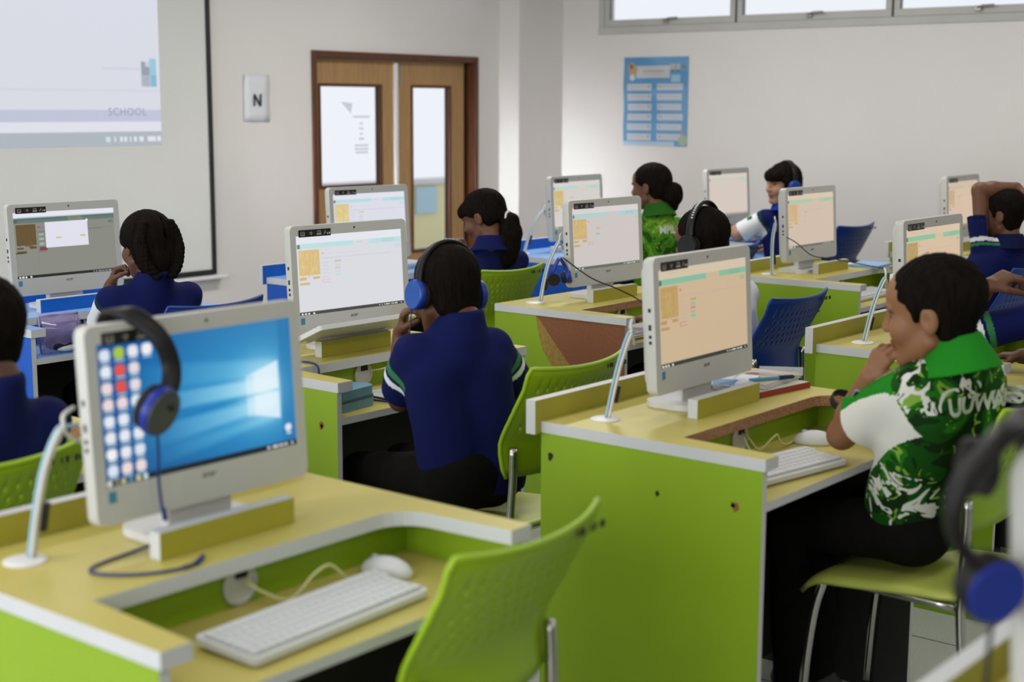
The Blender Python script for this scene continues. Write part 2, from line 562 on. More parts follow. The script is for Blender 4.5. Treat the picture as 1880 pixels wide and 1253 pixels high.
_b = M_greyt.node_tree.nodes['Principled BSDF']; _b.inputs['Emission Color'].default_value = (*srgb(160, 166, 190), 1); _b.inputs['Emission Strength'].default_value = 0.9; _b.inputs['Base Color'].default_value = (.01, .01, .01, 1)
text_part('lettering', 'SCHOOL', .062, M_greyt, wb, (1.19, -.0245, .045), (PI/2, 0, 0), .0002, 1.12)

# paper sheet with a hand-written N
sh = thing('paper_sheet', 'white paper sheet with a hand-written letter N on the wall', 'paper', (6.288, WY, 1.633))
ps = []
for i in range(7):
    for j in range(5):
        ps.append((-.105 + .21*j/4, -.003 - .006*abs(math.sin(i*.9 + j)) - (.012 if (i == 6 and j == 0) else 0), -.148 + .296*i/6))
MB().add(ps, [(i*5 + j, i*5 + j + 1, i*5 + j + 6, i*5 + j + 5) for i in range(6) for j in range(4)]).build('sheet', M_paper, sh, smooth=True, solid=.0008, rot=(0, .02, 0))
nl = MB()
for a, b in (((-.026, -.042), (-.026, .030)), ((-.026, .030), (.024, -.042)), ((.024, -.042), (.026, .034))):
    nl.tube([(a[0], -.0165, a[1] - .008), (b[0], -.0165, b[1] - .008)], .0050, 8)
nl.build('handwritten_letter', M_ink, sh, rot=(0, .02, 0))

# blue notice poster on the right-hand wall
po = thing('wall_poster', 'glossy blue notice poster with white boxes on the right wall', 'poster', (WX, 6.135, 1.625), -PI/2)
cv = Canvas(150, 170, (84, 146, 192))
cv.mask(1 - np.clip(np.abs(cv.X - .5)*1.2, 0, 1), (70, 142, 196), .5)
cv.rect(.2, .10, .72, .235, (190, 194, 198)).rect(.3, .155, .62, .163, (150, 140, 136)).rect(.3, .19, .6, .196, (165, 150, 140))
cv.poly(((.06, .10), (.13, .05), (.22, .13), (.2, .2), (.1, .22)), (176, 148, 104)).disc(.14, .23, .035, (206, 208, 206)).disc(.12, .11, .025, (120, 92, 60))
cv.rect(.72, .08, .80, .15, (172, 170, 156)).rect(.82, .08, .87, .15, (176, 176, 170)).disc(.93, .12, .03, (92, 116, 140)).rect(.74, .15, .78, .165, (70, 78, 90)).rect(.83, .15, .87, .165, (80, 84, 96))
cv.rect(.74, .2, .88, .28, (150, 190, 212))
for i in range(6):
    y = .30 + i*.112
    cv.rect(.07, y, .44, y + .075, (192, 198, 206)).rect(.53, y, .92 - .01*(i % 3), y + .07, (188, 194, 202))
    cv.rect(.56, y + .03, .86, y + .036, (168, 160, 160)).rect(.1, y + .03, .36, y + .036, (170, 160, 160)).disc(.40, y + .03, .014, (160, 132, 120)).disc(.57, y + .03, .014, (160, 150, 140))
cv.disc(.93, .93, .06, (150, 176, 140)).disc(.92, .85, .018, (200, 110, 110)).rect(0, .95, .8, 1, (170, 196, 214))
def pwarp(X, Y, Z):
    Yo = -.004 - .004*(np.sin(Z*21 + X*3) + 1)*np.clip(-X*3.2 + .25, 0, 1) - .0025*(np.sin(Z*9) + 1)
    return X, Yo, Z
mesh_child('printed_sheet', painted_mesh('printed_sheet', cv, .565, .65, M_poster, pwarp), po)
# ------------------------------------------------------------------ computer desks
M_ytop = mat('yellow_laminate', srgb(194, 182, 98), 0.4, spec=0.3, var=0.03, scale=3)
M_ystrip = mat('yellow_green_board', srgb(164, 157, 54), 0.45, var=0.05, scale=6)
M_lime = mat('lime_laminate', srgb(134, 166, 26), 0.5, var=0.03, scale=4, bump=0.04, bscale=400)
M_btop = mat('pale_blue_laminate', srgb(128, 172, 226), 0.33, var=0.03, scale=3)
M_bstrip = mat('blue_board', srgb(0, 96, 190), 0.45, var=0.05, scale=6)
M_blue = mat('blue_laminate', srgb(0, 84, 186), 0.5, var=0.03, scale=4, bump=0.04, bscale=400)
M_edge = mat('white_edge_band', (0.57, 0.58, 0.59), 0.45, var=0.03, scale=7)
M_chip = mat('raw_chipboard', srgb(150, 110, 78), 0.85, var=0.42, scale=220, bump=0.6, bscale=260)
M_chipd = mat('torn_chipboard', srgb(132, 84, 56), 0.9, var=0.12, scale=200, bump=0.3, bscale=300)
M_tan = mat('torn_paper_layer', srgb(150, 122, 58), 0.8, var=0.2, scale=60)
M_kneeshade = mat('knee_space_shade', (0.022, 0.021, 0.017), 0.7)  # near-black colour carries the shade of the space under the shelf
M_hole = mat('screw_hole', (0.012, 0.012, 0.01), 0.8)
DW, DD, DZ, PB = 0.85, 0.63, 0.82, 0.302

def chip_mark(name, parent, y, z, r, m, seed, x=-.0006):
    """small ragged knock in the laminate of the left side panel"""
    g = random.Random(seed)
    n = 9
    pts = [(y + r*(.55 + .6*g.random())*math.cos(2*PI*i/n), z + r*(.55 + .6*g.random())*math.sin(2*PI*i/n)) for i in range(n)]
    mb = MB()
    mb.add([(x, p, q) for p, q in pts], [tuple(range(n))[::-1]])
    mb.add([(x + .002, p, q) for p, q in pts], [tuple(range(n))])
    mb.add([(x, p, q) for p, q in pts] + [(x + .002, p, q) for p, q in pts], [(i, (i + 1) % n, n + (i + 1) % n, n + i) for i in range(n)])
    return mb.build(name, m, parent)

def make_desk(loc, label, colour='green', raw=False, partition=True, torn=False, marks=(), port=True, rotz=0.0):
    t = thing('computer_desk', label, 'desk', (*loc, 0), rotz, 'computer desks in rows')
    top, strip, side = (M_ytop, M_ystrip, M_lime) if colour == 'green' else (M_btop, M_bstrip, M_blue)
    # worktop with the cut-out over the keyboard shelf
    poly, kind = [], []
    def P(x, y, k): poly.append((x, y)); kind.append(k)      # k = edge that starts here
    P(0, 0, 0); P(.058, 0, 1); P(.073, .262, 1)
    xr, rr = DW - .070, .075
    for i in range(7):
        a = PI/2 - PI/2*i/6
        P(xr - rr + rr*math.cos(a), .262 - rr + rr*math.sin(a), 1)
    P(DW - .058, 0, 0); P(DW, 0, 0); P(DW, DD, 0); P(0, DD, 0)
    n = len(poly)
    mb = MB()
    z0, z1 = DZ - .028, DZ
    vs = [(x, y, z0) for x, y in poly] + [(x, y, z1) for x, y in poly]
    mb.add(vs, [tuple(reversed(range(n)))], 0)
    mb.add(vs, [tuple(range(n, 2*n))], 0)
    for i in range(n):
        mb.add(vs, [(i, (i + 1) % n, n + (i + 1) % n, n + i)], 2 if (kind[i] == 1 and raw) else 1)
    mb.build('desktop', [top, M_edge, M_chip], t)
    # side panels
    for k, x in enumerate((.002, DW - .020)):
        if k == 0 and torn:
            mb = MB().box(x + .0016, x + .018, .006, DD, 0, z0 - .0005, 0, {2: 1, 4: 1})
            sp = mb.build('side_panel', [M_chipd, M_edge], t)
            sp['label'] = 'side panel with its green laminate torn off at the front'
            def sheet(nm, pts, m, xx):
                mm = MB(); q = len(pts)
                mm.add([(xx, a, b) for a, b in pts] + [(xx + .0012, a, b) for a, b in pts], [tuple(reversed(range(q))), tuple(range(q, 2*q))] + [(i, (i + 1) % q, q + (i + 1) % q, q + i) for i in range(q)])
                return mm.build(nm, m, sp)
            zt = z0 - .001
            sheet('green_laminate', [(DD, 0), (DD, zt), (.425, zt), (.41, zt - .07), (.39, zt - .13), (.345, zt - .19), (.25, zt - .25), (.13, zt - .31), (.01, zt - .42), (.01, 0)], M_lime, x - .0004)
            sheet('torn_backing_paper', [(.425, zt), (.41, zt - .07), (.39, zt - .13), (.345, zt - .19), (.25, zt - .25), (.17, zt - .26), (.26, zt - .175), (.34, zt - .09), (.40, zt - .02)], M_tan, x + .0002)
        else:
            mb = MB().box(x, x + .018, .006, DD, .695, z0 - .0005, 0, {2: 1, 4: 1})
            mb.box(x, x + .018, .006, DD, 0, .695, 0, {2: 1, 4: 1, (3 if k == 0 else 5): 2})  # inner face below the shelf coloured with the under-desk shade
            sp = mb.build('side_panel', [side, M_edge, M_kneeshade], t)
        if k == 0:
            for i, (yy, zz, r, mm) in enumerate(marks):
                chip_mark('screw_hole' if mm is M_hole else 'laminate_chip', sp, yy, zz, r, mm, i*3 + int(loc[0]*10), x - .0006)
    # back panel, keyboard shelf
    bp = MB().box(.021, DW - .021, PB, PB + .018, .716, z0 - .0005).build('back_panel', side, t)
    MB().box(.021, DW - .021, PB, PB + .018, .12, .695, 0, {4: 1}).build('modesty_panel', [M_kneeshade, side], t)  # near black on the knee side, shade put into the colour
    if port:
        pc = MB()
        pc.lathe([(.03, 0), (.038, .001), (.038, .006), (.031, .008), (.0305, .005)], (0, 0, 0), 24)
        g = pc.build('cable_port', M_edge, t, loc=(.40, PB - .0005, .755), rot=(PI/2, 0, 0), smooth='auto')
        MB().box(-.012, .014, .012, .03, .0055, .009).build('port_slot', M_hole, g)
    MB().box(.021, DW - .021, .008, PB + .018, .695, .7155, 0, {2: 1}).build('keyboard_shelf', [top, M_edge], t)
    # upstand at the back
    if partition:
        MB().box(-.022, DW, DD + .0005, DD + .029, z0 - .003, DZ + .054, 1, {2: 0, 4: 0}).build('partition', [strip, M_edge], t)
    # low rail in front of the monitor foot
    MB().box(.265, .572, .343, .371, DZ + .0005, DZ + .049, 1, {2: 0, 4: 0}).build('monitor_rail', [strip, M_edge], t)
    # white cable grommet
    MB().lathe([(.037, 0), (.037, .002), (.032, .0045), (.012, .0048)], (.118, .52, DZ + .0003), 28).build('cable_grommet', M_white, t, smooth='auto')
    return t

D = {}
D['FL'] = make_desk((1.234, 1.645), 'lime desk in the foreground at left, white-edged cut-out, unattended lit computer on it')
D['FR'] = make_desk((2.81, 1.56), 'lime desk with raw chipboard cut-out edge, white keyboard and books on it', raw=True, marks=((.60, .735, .012, M_hole), (.285, .695, .008, M_hole), (.075, .70, .013, M_chipd), (.08, .702, .006, M_hole)))
D['R'] = make_desk((4.345, 1.61), 'lime desk behind the boy in the green and white shirt', marks=((.55, .665, .010, M_hole),))
D['L2'] = make_desk((1.25, 2.95), 'lime desk at the far left edge behind the foreground monitor', raw=True)
D['C'] = make_desk((2.836, 2.932), 'lime desk of the boy in blue headphones, blue pencil case on its shelf', marks=((.07, .69, .014, M_chipd), (.07, .688, .007, M_hole)))
D['M6'] = make_desk((4.42, 3.05), 'lime desk with laminate torn off its side, brown chipboard showing', raw=True, partition=False, torn=True, marks=((.60, .70, .007, M_hole), (.06, .66, .008, M_hole)))
D['M8'] = make_desk((5.925, 2.85), 'lime desk in front of the boy with his arm over his head', marks=((.20, .69, .007, M_hole),))
D['M11'] = make_desk((7.43, 2.78), 'lime desk furthest right under the monitor beside the raised arm')
D['row0'] = make_desk((1.38, 0.055), 'desk in the bottom right corner, nearest the camera')
D['farL'] = make_desk((2.84, 4.44), 'blue desk of the girl with braids, purple pouch on its shelf', 'blue', marks=((.2, .66, .009, M_hole),))
D['M4'] = make_desk((4.43, 4.40), 'blue desk of the girl with the ponytail, in front of the door', 'blue')
D['M5'] = make_desk((5.93, 4.32), 'blue desk of the girl with a hair bun, near the room corner', 'blue')
D['M9'] = make_desk((7.335, 4.20), 'blue desk of the girl looking at the camera', 'blue')

# ------------------------------------------------------------------ chairs
M_chl = mat('lime_plastic', srgb(148, 184, 26), 0.38, var=0.03, scale=5, bump=0.05, bscale=500)
M_chls = mat('pale_lime_seat', srgb(186, 196, 92), 0.4, var=0.03, scale=5)
M_chb = mat('blue_plastic', srgb(0, 52, 136), 0.38, var=0.03, scale=5, bump=0.05, bscale=500)
M_chrome = mat('chrome_tube', (0.55, 0.54, 0.52), 0.22, metal=1.0)
M_foot = mat('rubber_foot', (0.02, 0.02, 0.02), 0.7)

def chair_parts():
    """shared meshes for all chairs (local frame: sitter looks along +y, origin on the floor under the seat)"""
    # backrest: profile of (y, z) from bottom to top, half width
    rows = []
    prof = [(-.212, .605, .185), (-.207, .63, .195), (-.203, .67, .20), (-.205, .70, .203), (-.214, .722, .205)]
    y, z = -.224, .738
    rows += [p + (0,) for p in prof]
    dy, dz = -.0076, .0138
    for r in range(5):
        rows.append((y, z, .208, 1 + r % 2)); y += dy; z += dz
        rows.append((y, z, .209, 0)); y += dy*.95; z += dz*.95
    rows.append((y - .006, z + .014, .2105, 0))
    rows.append((y - .015, z + .032, .206, 0))
    nc = 57
    vs, fs = [], []
    for (yy, zz, hw, k) in rows:
        for j in range(nc):
            u = -1 + 2*j/(nc - 1)
            vs.append((u*hw, yy + .038*abs(u)**2.2, zz + .012*u*u*(1 if zz > .88 else 0)))
    for i in range(len(rows) - 1):
        k = rows[i][3]
        for j in range(nc - 1):
            if k and 3 < j < nc - 5 and (j % 4) == (1 if k == 1 else 3): continue
            fs.append((i*nc + j, i*nc + j + 1, (i + 1)*nc + j + 1, (i + 1)*nc + j))
    back = (vs, fs)
    rim = [vs[i*nc] for i in range(len(rows))] + [vs[(len(rows) - 1)*nc + j] for j in range(1, nc - 1, 4)] + [vs[i*nc + nc - 1] for i in reversed(range(len(rows)))]
    # seat
    sv, sf = [], []
    ny, nx = 16, 14
    for i in range(ny + 1):
        v = i/ny
        yy = -.20 + .42*v
        zz = .45 + .012*math.cos(v*PI) + (-.045*((v - .82)/.18)**2 if v > .82 else 0)
        for j in range(nx + 1):
            u = -1 + 2*j/nx
            hw = .215 - (.03*((v - .85)/.15)**2 if v > .85 else 0) - (.02*((.1 - v)/.1) if v < .1 else 0)
            sv.append((u*hw, yy, zz - .014*(1 - u*u) + .010 - .02*abs(u)**6))
    for i in range(ny):
        for j in range(nx):
            sf.append((i*(nx + 1) + j, i*(nx + 1) + j + 1, (i + 1)*(nx + 1) + j + 1, (i + 1)*(nx + 1) + j))
    return back, rim, (sv, sf)
_cb, _crim, _cs = chair_parts()

def make_chair(m, mseat, loc, rotz, label):
    t = thing('plastic_chair', label, 'chair', (*loc, 0), rotz, 'plastic chairs at the desks')
    b = MB(); b.add(*_cb)
    b.build('backrest', m, t, smooth='auto', solid=.007, angle=50)
    MB().tube(_crim, .0062, 8).build('backrest_rim', m, t, smooth=True)
    s = MB(); s.add(*_cs)
    s.build('seat', mseat, t, smooth=True, solid=.012)
    e = MB()
    for k in range(9):
        if k in (3, 6): continue
        x = .085 + k*.0105
        e.box(x, x + .0035 + .003*(k % 2), -.3105, -.3085, .884, .896)
        if k % 2: e.box(x, x + .008, -.3110, -.3090, .893, .897)
    e.build('moulded_lettering', M_foot if m is M_chl else m, t)
    for sx in (-1, 1):
        rl = smooth_path([(sx*.196, -.235, .012), (sx*.196, -.205, .30), (sx*.194, -.193, .46), (sx*.186, -.196, .60), (sx*.182, -.194, .69)], 4)
        MB().tube(rl, .0115, 10).build('leg', M_chrome, t, smooth=True)
        fl_ = smooth_path([(sx*.20, .205, .012), (sx*.197, .19, .25), (sx*.19, .165, .40), (sx*.18, .12, .428), (sx*.18, -.19, .425)], 5)
        MB().tube(fl_, .0115, 10).build('leg', M_chrome, t, smooth=True)
        MB().cyl((sx*.196, -.235, 0), (sx*.196, -.233, .022), .015, n=12).cyl((sx*.20, .205, 0), (sx*.20, .204, .022), .015, n=12).build('rubber_foot', M_foot, t)
    MB().tube([(-.18, .10, .424), (.18, .10, .424)], .009, 8).tube([(-.18, -.12, .424), (.18, -.12, .424)], .009, 8).build('cross_bar', M_chrome, t, smooth=True)
    return t
CH = {}
CH['c2'] = make_chair(M_chl, M_chls, (3.15, 2.60), 0.0, 'lime chair under the boy in the navy shirt with blue headphones')
def chair(key, colour, loc, rotz, label):
    m = M_chl if colour == 'lime' else M_chb
    seat = M_chls if colour == 'lime' else M_chb
    o = dup(CH['c2'], (*loc, 0), rotz, label)
    for c in o.children:
        if c.name.startswith(('backrest', 'seat')) and colour != 'lime':
            c.data = BLUE.setdefault(c.data.name, None) or _blue(c.data, m)
    CH[key] = o
    return o
BLUE = {}
def _blue(me, m):
    n = me.copy()
    n.materials.clear(); n.materials.append(m)
    BLUE[me.name] = n
    return n
chair('c1', 'lime', (1.785, 1.70), 0.08, 'empty lime chair at the foreground desk, its back cut by the bottom edge')
chair('c3', 'lime', (1.52, 2.80), 0.0, 'lime chair at the left edge behind the foreground desk')
chair('c9', 'lime', (3.42, 1.465), 0.02, 'lime chair at the right edge behind the boy in the green and white shirt')
chair('c4', 'lime', (4.81, 4.18), 0.0, 'lime chair behind the boy in headphones, under the girl with the ponytail')
chair('c5', 'blue', (4.80, 2.82), 0.0, 'dark blue chair between the front right monitor and the desk behind it')
chair('c6', 'blue', (7.92, 4.12), -0.05, 'blue chair right of the back row monitor, against the bare wall')
chair('c7', 'blue', (3.28, 4.26), 0.0, 'blue chair under the girl with braids, only its top edge showing')
chair('c8', 'blue', (6.34, 2.53), 0.0, 'blue chair under the boy with his arm over his head')
chair('c10', 'blue', (4.86, 1.36), 0.0, 'blue chair of the boy leaning on the desk at the right edge')
chair('c11', 'blue', (6.36, 4.0), 0.0, 'blue chair under the girl with a hair bun')
chair('c12', 'blue', (7.82, 2.40), 0.0, 'blue chair beyond the right edge under the child reaching over a desk')
# ------------------------------------------------------------------ all-in-one computers
M_case = mat('white_case_plastic', (0.53, 0.53, 0.50), 0.4, spec=0.4)
M_case2 = mat('white_glossy_foot', (0.66, 0.66, 0.66), 0.25, spec=0.5)
M_logo = mat('grey_logo', (0.14, 0.14, 0.14), 0.5)
M_label = mat('teal_label', srgb(64, 136, 164), 0.5)
M_port = mat('port_black', (0.01, 0.01, 0.01), 0.6)
PW, PH = .485, .345
SX, SY0, SY1 = .4365, .066, .312      # screen width, bottom, top (above panel bottom)

def code_screen(bg, hdr, teal, tan, pink, bar=(66, 66, 62), line=(205, 203, 220), maze=True, res=(190, 108), dialog=False, seed=1):
    cv = Canvas(*res, bg)
    g = np.random.default_rng(seed)
    cv.rect(0, 0, 1, .10, hdr)
    cv.rect(.10, .045, .33, .055, teal, .35)
    cv.rect(0, .105, .53, .165, teal).rect(.68, .105, 1, .165, teal).rect(.012, .112, .036, .16, [c*.55 for c in teal])
    cv.rect(.80, .105, .93, .165, [c*.97 for c in teal])
    cv.rect(.56, .125, .62, .14, line, .8)
    cv.rect(.93, .19, .985, .235, [c*.98 for c in teal], .6)
    cv.rect(.25, .245, .33, .252, line, .7).rect(.36, .245, .60, .252, line, .5)
    cv.rect(.22, .295, .87, .312, line, .75).rect(.87, .297, .97, .306, line, .4)
    if maze:
        cv.rect(.02, .185, .21, .50, tan)
        for _ in range(46):
            x = .022 + g.random()*.17; y = .19 + g.random()*.26
            cv.rect(x, y, x + .006 + g.random()*.02, y + .02 + g.random()*.08, [min(255, c*f) for c, f in zip(tan, (.96 + .1*g.random(), 1.0 + .1*g.random(), .9 + .4*g.random()))], .7)
        for x0, y0, x1 in ((.02, .525, .085), (.14, .52, .205), (.02, .585, .11)):
            cv.rect(x0, y0, x1, y0 + .035, [c*.97 for c in tan])
        cv.disc(.238, .235, .016, [min(255, c*f) for c, f in zip(pink, (1.02, .95, .85))])
        for i in range(5):
            cv.rect(.225, .345 + i*.045, .295, .365 + i*.045, line, .45)
        for x0 in (.225, .24):
            cv.rect(x0, .565, .305, .572, pink).rect(x0, .60, .30, .607, pink)
        cv.rect(.225, .565, .232, .607, pink)
        cv.rect(.345, .335, .41, .36, [c*.98 for c in tan], .8)
        for i in range(4):
            cv.rect(.345, .385 + i*.042, .40, .41 + i*.042, teal if (i != 1 or pink is None) else pink, .9)
        cv.rect(.345, .43, .352, .47, pink, .8)
        cv.rect(.215, .32, .219, .95, line, .3)
    cv.rect(0, .955, 1, 1, bar)
    for i, x in enumerate((.022, .05, .078, .125)):
        cv.rect(x, .967, x + .016, .99, (225, 226, 226))
    for i, x in enumerate((.75, .775, .80, .815, .835, .85, .87, .885, .905, .925, .965)):
        cv.rect(x, .968, x + .009 + (.01 if i in (3, 8) else 0), .986, (214, 216, 216))
    return cv

def dialog_screen():
    cv = code_screen((134, 135, 126), (226, 226, 236), (78, 112, 108), (98, 78, 46), (140, 84, 96), bar=(30, 30, 26), line=(112, 112, 108), seed=3)
    cv.rect(0, .0, 1, .075, (228, 228, 238)).rect(.05, .075, 1, .085, (190, 214, 214))
    cv.rect(0, .085, 1, .165, (120, 122, 116), .5).rect(0, .09, 1, .125, (74, 106, 104), .8).rect(.52, .09, .66, .12, (112, 128, 110))
    for y in (.33, .40, .47): cv.rect(.235, y, .285, y + .035, (150, 176, 160))
    cv.rect(.235, .54, .31, .59, (120, 62, 74)).rect(.0, .60, .08, .625, (60, 54, 36))
    cv.rect(.30, .165, .72, .56, (222, 222, 234)).rect(.40, .40, .455, .425, (206, 194, 150)).rect(.64, .39, .695, .415, (204, 190, 146))
    cv.disc(.715, .17, .02, (236, 236, 240))
    return cv

def desktop_screen():
    cv = Canvas(270, 152, (2, 92, 160))
    X, Y = cv.X, cv.Y
    cx, cy = .84, .53
    cv.mask(np.clip((.45 - Y)*1.6, 0, 1)*np.clip((X - .2)*1.3, 0, 1), (66, 122, 166), .95)
    cv.mask(np.clip((Y - .58)*2, 0, 1)*np.clip((.8 - X)*1.5, 0, 1), (6, 62, 116), .9)
    cv.mask(np.clip((.25 - X)*4, 0, 1), (8, 80, 140), .8)
    d = np.hypot((X - cx + .06)*1.15, Y - cy)
    cv.mask(np.clip(1 - d*1.15, 0, 1)**1.2, (60, 168, 214), .95)
    # fans of light going left from the bright window
    for (y0, y1, yl0, yl1, col, k, sft) in ((.27, .44, .14, .40, (130, 204, 234), .55, .05), (.42, .55, .40, .57, (190, 232, 247), .85, .03), (.58, .70, .62, .86, (168, 222, 244), .75, .04), (.70, .80, .80, 1.02, (120, 198, 230), .6, .05)):
        t = np.clip((cx - X)/cx, 0, 1)
        a, b = y0 + (yl0 - y0)*t, y1 + (yl1 - y1)*t
        m = np.clip((Y - a)/sft, 0, 1)*np.clip((b - Y)/sft, 0, 1)*np.clip(1 - t*1.08, 0, 1)**1.2*np.clip((cx + .08 - X)/.05, 0, 1)
        cv.mask(m, col, k)
    t = np.clip((.79 - X)/.79, 0, 1)
    cv.mask(np.exp(-((Y - (.548 + .115*t))/(.012 + .010*t))**2)*((X < .80) & (X > .36)).astype(np.float32), (20, 120, 180), .85)
    cv.mask(np.exp(-(((X - .83)/.13)**2 + ((Y - .53)/.23)**2)), (206, 238, 249), .9)
    for q in (((.735, .40), (.915, .315), (.915, .53), (.735, .545)), ((.735, .565), (.915, .55), (.915, .765), (.735, .70))):
        cv.poly(q, (222, 240, 248), .55)
    for q in (((.775, .385), (.915, .315), (.915, .53), (.775, .542)), ((.775, .562), (.915, .55), (.915, .765), (.775, .70))):
        cv.poly(q, (230, 243, 250), .7)
    cv.mask(np.clip((X - .918)*60, 0, 1), (24, 110, 168), .55)
    g = np.random.default_rng(5)
    for r in range(8):
        for c in range(4):
            if r and c == 3: continue
            x = .018 + c*.066; y = .055 + r*.115
            if r == 0 and c: y -= .005
            col = [(226, 230, 238), (232, 214, 214), (222, 232, 240), (214, 224, 236), (238, 238, 240)][int(g.integers(0, 5))]
            if (r, c) in ((1, 1), (2, 1)): col = (222, 84, 66)
            if (r, c) == (0, 1): col = (166, 196, 58)
            if (r, c) == (4, 2): col = (206, 204, 120)
            if c == 2 and r in (1, 2): col = (224, 216, 222)
            cv.mask(((np.abs(X - x - .022)/.024)**3 + (np.abs(Y - y - .03)/.04)**3) < 1, col)
            cv.rect(x + .002, y + .075, x + .044, y + .088, (206, 218, 228), .8)
    cv.mask((((X - .955)/.018)**2 + ((Y - .85)/.03)**2) < 1, (224, 230, 236)).rect(.943, .885, .97, .90, (220, 226, 232))
    cv.rect(0, .952, 1, 1, (16, 26, 34))
    for i, (x, col) in enumerate(((.02, (214, 218, 206)), (.055, (120, 120, 100)), (.085, (186, 186, 150)), (.12, (70, 140, 170)), (.155, (214, 196, 160)), (.19, (200, 224, 232)))):
        cv.disc(x, .975, .02, col)
    for x in (.83, .86, .875, .895, .91, .93, .965): cv.rect(x, .966, x + .014, .985, (214, 214, 210))
    return cv

WARM = dict(bg=(200, 176, 144), hdr=(208, 190, 166), teal=(128, 184, 154), tan=(184, 150, 92), pink=(206, 112, 124), bar=(52, 54, 44), line=(198, 168, 150))
SCREENS = {
    'M1': desktop_screen(),
    'M2': dialog_screen(),
    'M3': code_screen((217, 217, 224), (228, 228, 236), (186, 222, 222), (216, 186, 124), (232, 182, 200), seed=11, res=(240, 136)),
    'M4': code_screen((218, 219, 230), (224, 224, 236), (182, 220, 224), (216, 196, 136), (226, 196, 206), seed=12),
    'M5': code_screen((210, 204, 196), (214, 208, 202), (182, 210, 202), (206, 180, 118), (216, 186, 176), bar=(96, 92, 84), seed=13),
    'M6': code_screen((202, 195, 191), (214, 207, 204), (164, 208, 208), (202, 172, 112), (214, 150, 166), bar=(92, 106, 90), line=(206, 190, 196), seed=14, res=(220, 124)),
    'M7': code_screen(**WARM, seed=15, res=(240, 136)),
    'M8': code_screen((206, 186, 168), (214, 194, 172), (166, 196, 166), (204, 170, 124), (206, 178, 156), bar=(104, 104, 96), line=(204, 180, 160), seed=16),
    'M9': code_screen((208, 196, 186), (212, 200, 186), (188, 202, 186), (204, 180, 140), (208, 190, 176), bar=(176, 156, 140), line=(208, 194, 182), maze=False, seed=17),
    'M10': code_screen((208, 184, 154), (210, 188, 162), (134, 188, 154), (176, 146, 92), (206, 150, 140), bar=(80, 70, 60), line=(204, 176, 154), seed=18),
    'M11': code_screen((206, 182, 156), (196, 180, 158), (186, 178, 152), (190, 158, 118), (204, 170, 150), bar=(150, 130, 110), line=(200, 174, 150), seed=19),
}
cv = Canvas(132, 24, (18, 16, 13))
def _o(x0, y0, x1, y1, c=(170, 168, 158), w=.06):
    cv.rect(x0, y0, x1, y0 + w*1.2, c).rect(x0, y1 - w*1.2, x1, y1, c).rect(x0, y0, x0 + w*.22, y1, c).rect(x1 - w*.22, y0, x1, y1, c)
_o(.07, .28, .19, .78); cv.rect(.105, .48, .155, .6, (170, 168, 158))
cv.rect(.385, .25, .40, .8, (150, 148, 138)).rect(.33, .42, .43, .50, (150, 148, 138)).rect(.34, .62, .41, .68, (150, 148, 138))
_o(.58, .26, .69, .62); cv.rect(.555, .66, .715, .76, (200, 198, 188))
cv.line(.79, .75, .83, .3, .05, (165, 162, 152)).rect(.80, .5, .87, .56, (165, 162, 152)).rect(.88, .55, .92, .75, (180, 178, 168)).rect(.94, .52, .975, .75, (190, 188, 178))
STICK = painted_mesh('feature_sticker', cv, .128, .0225, M_print)

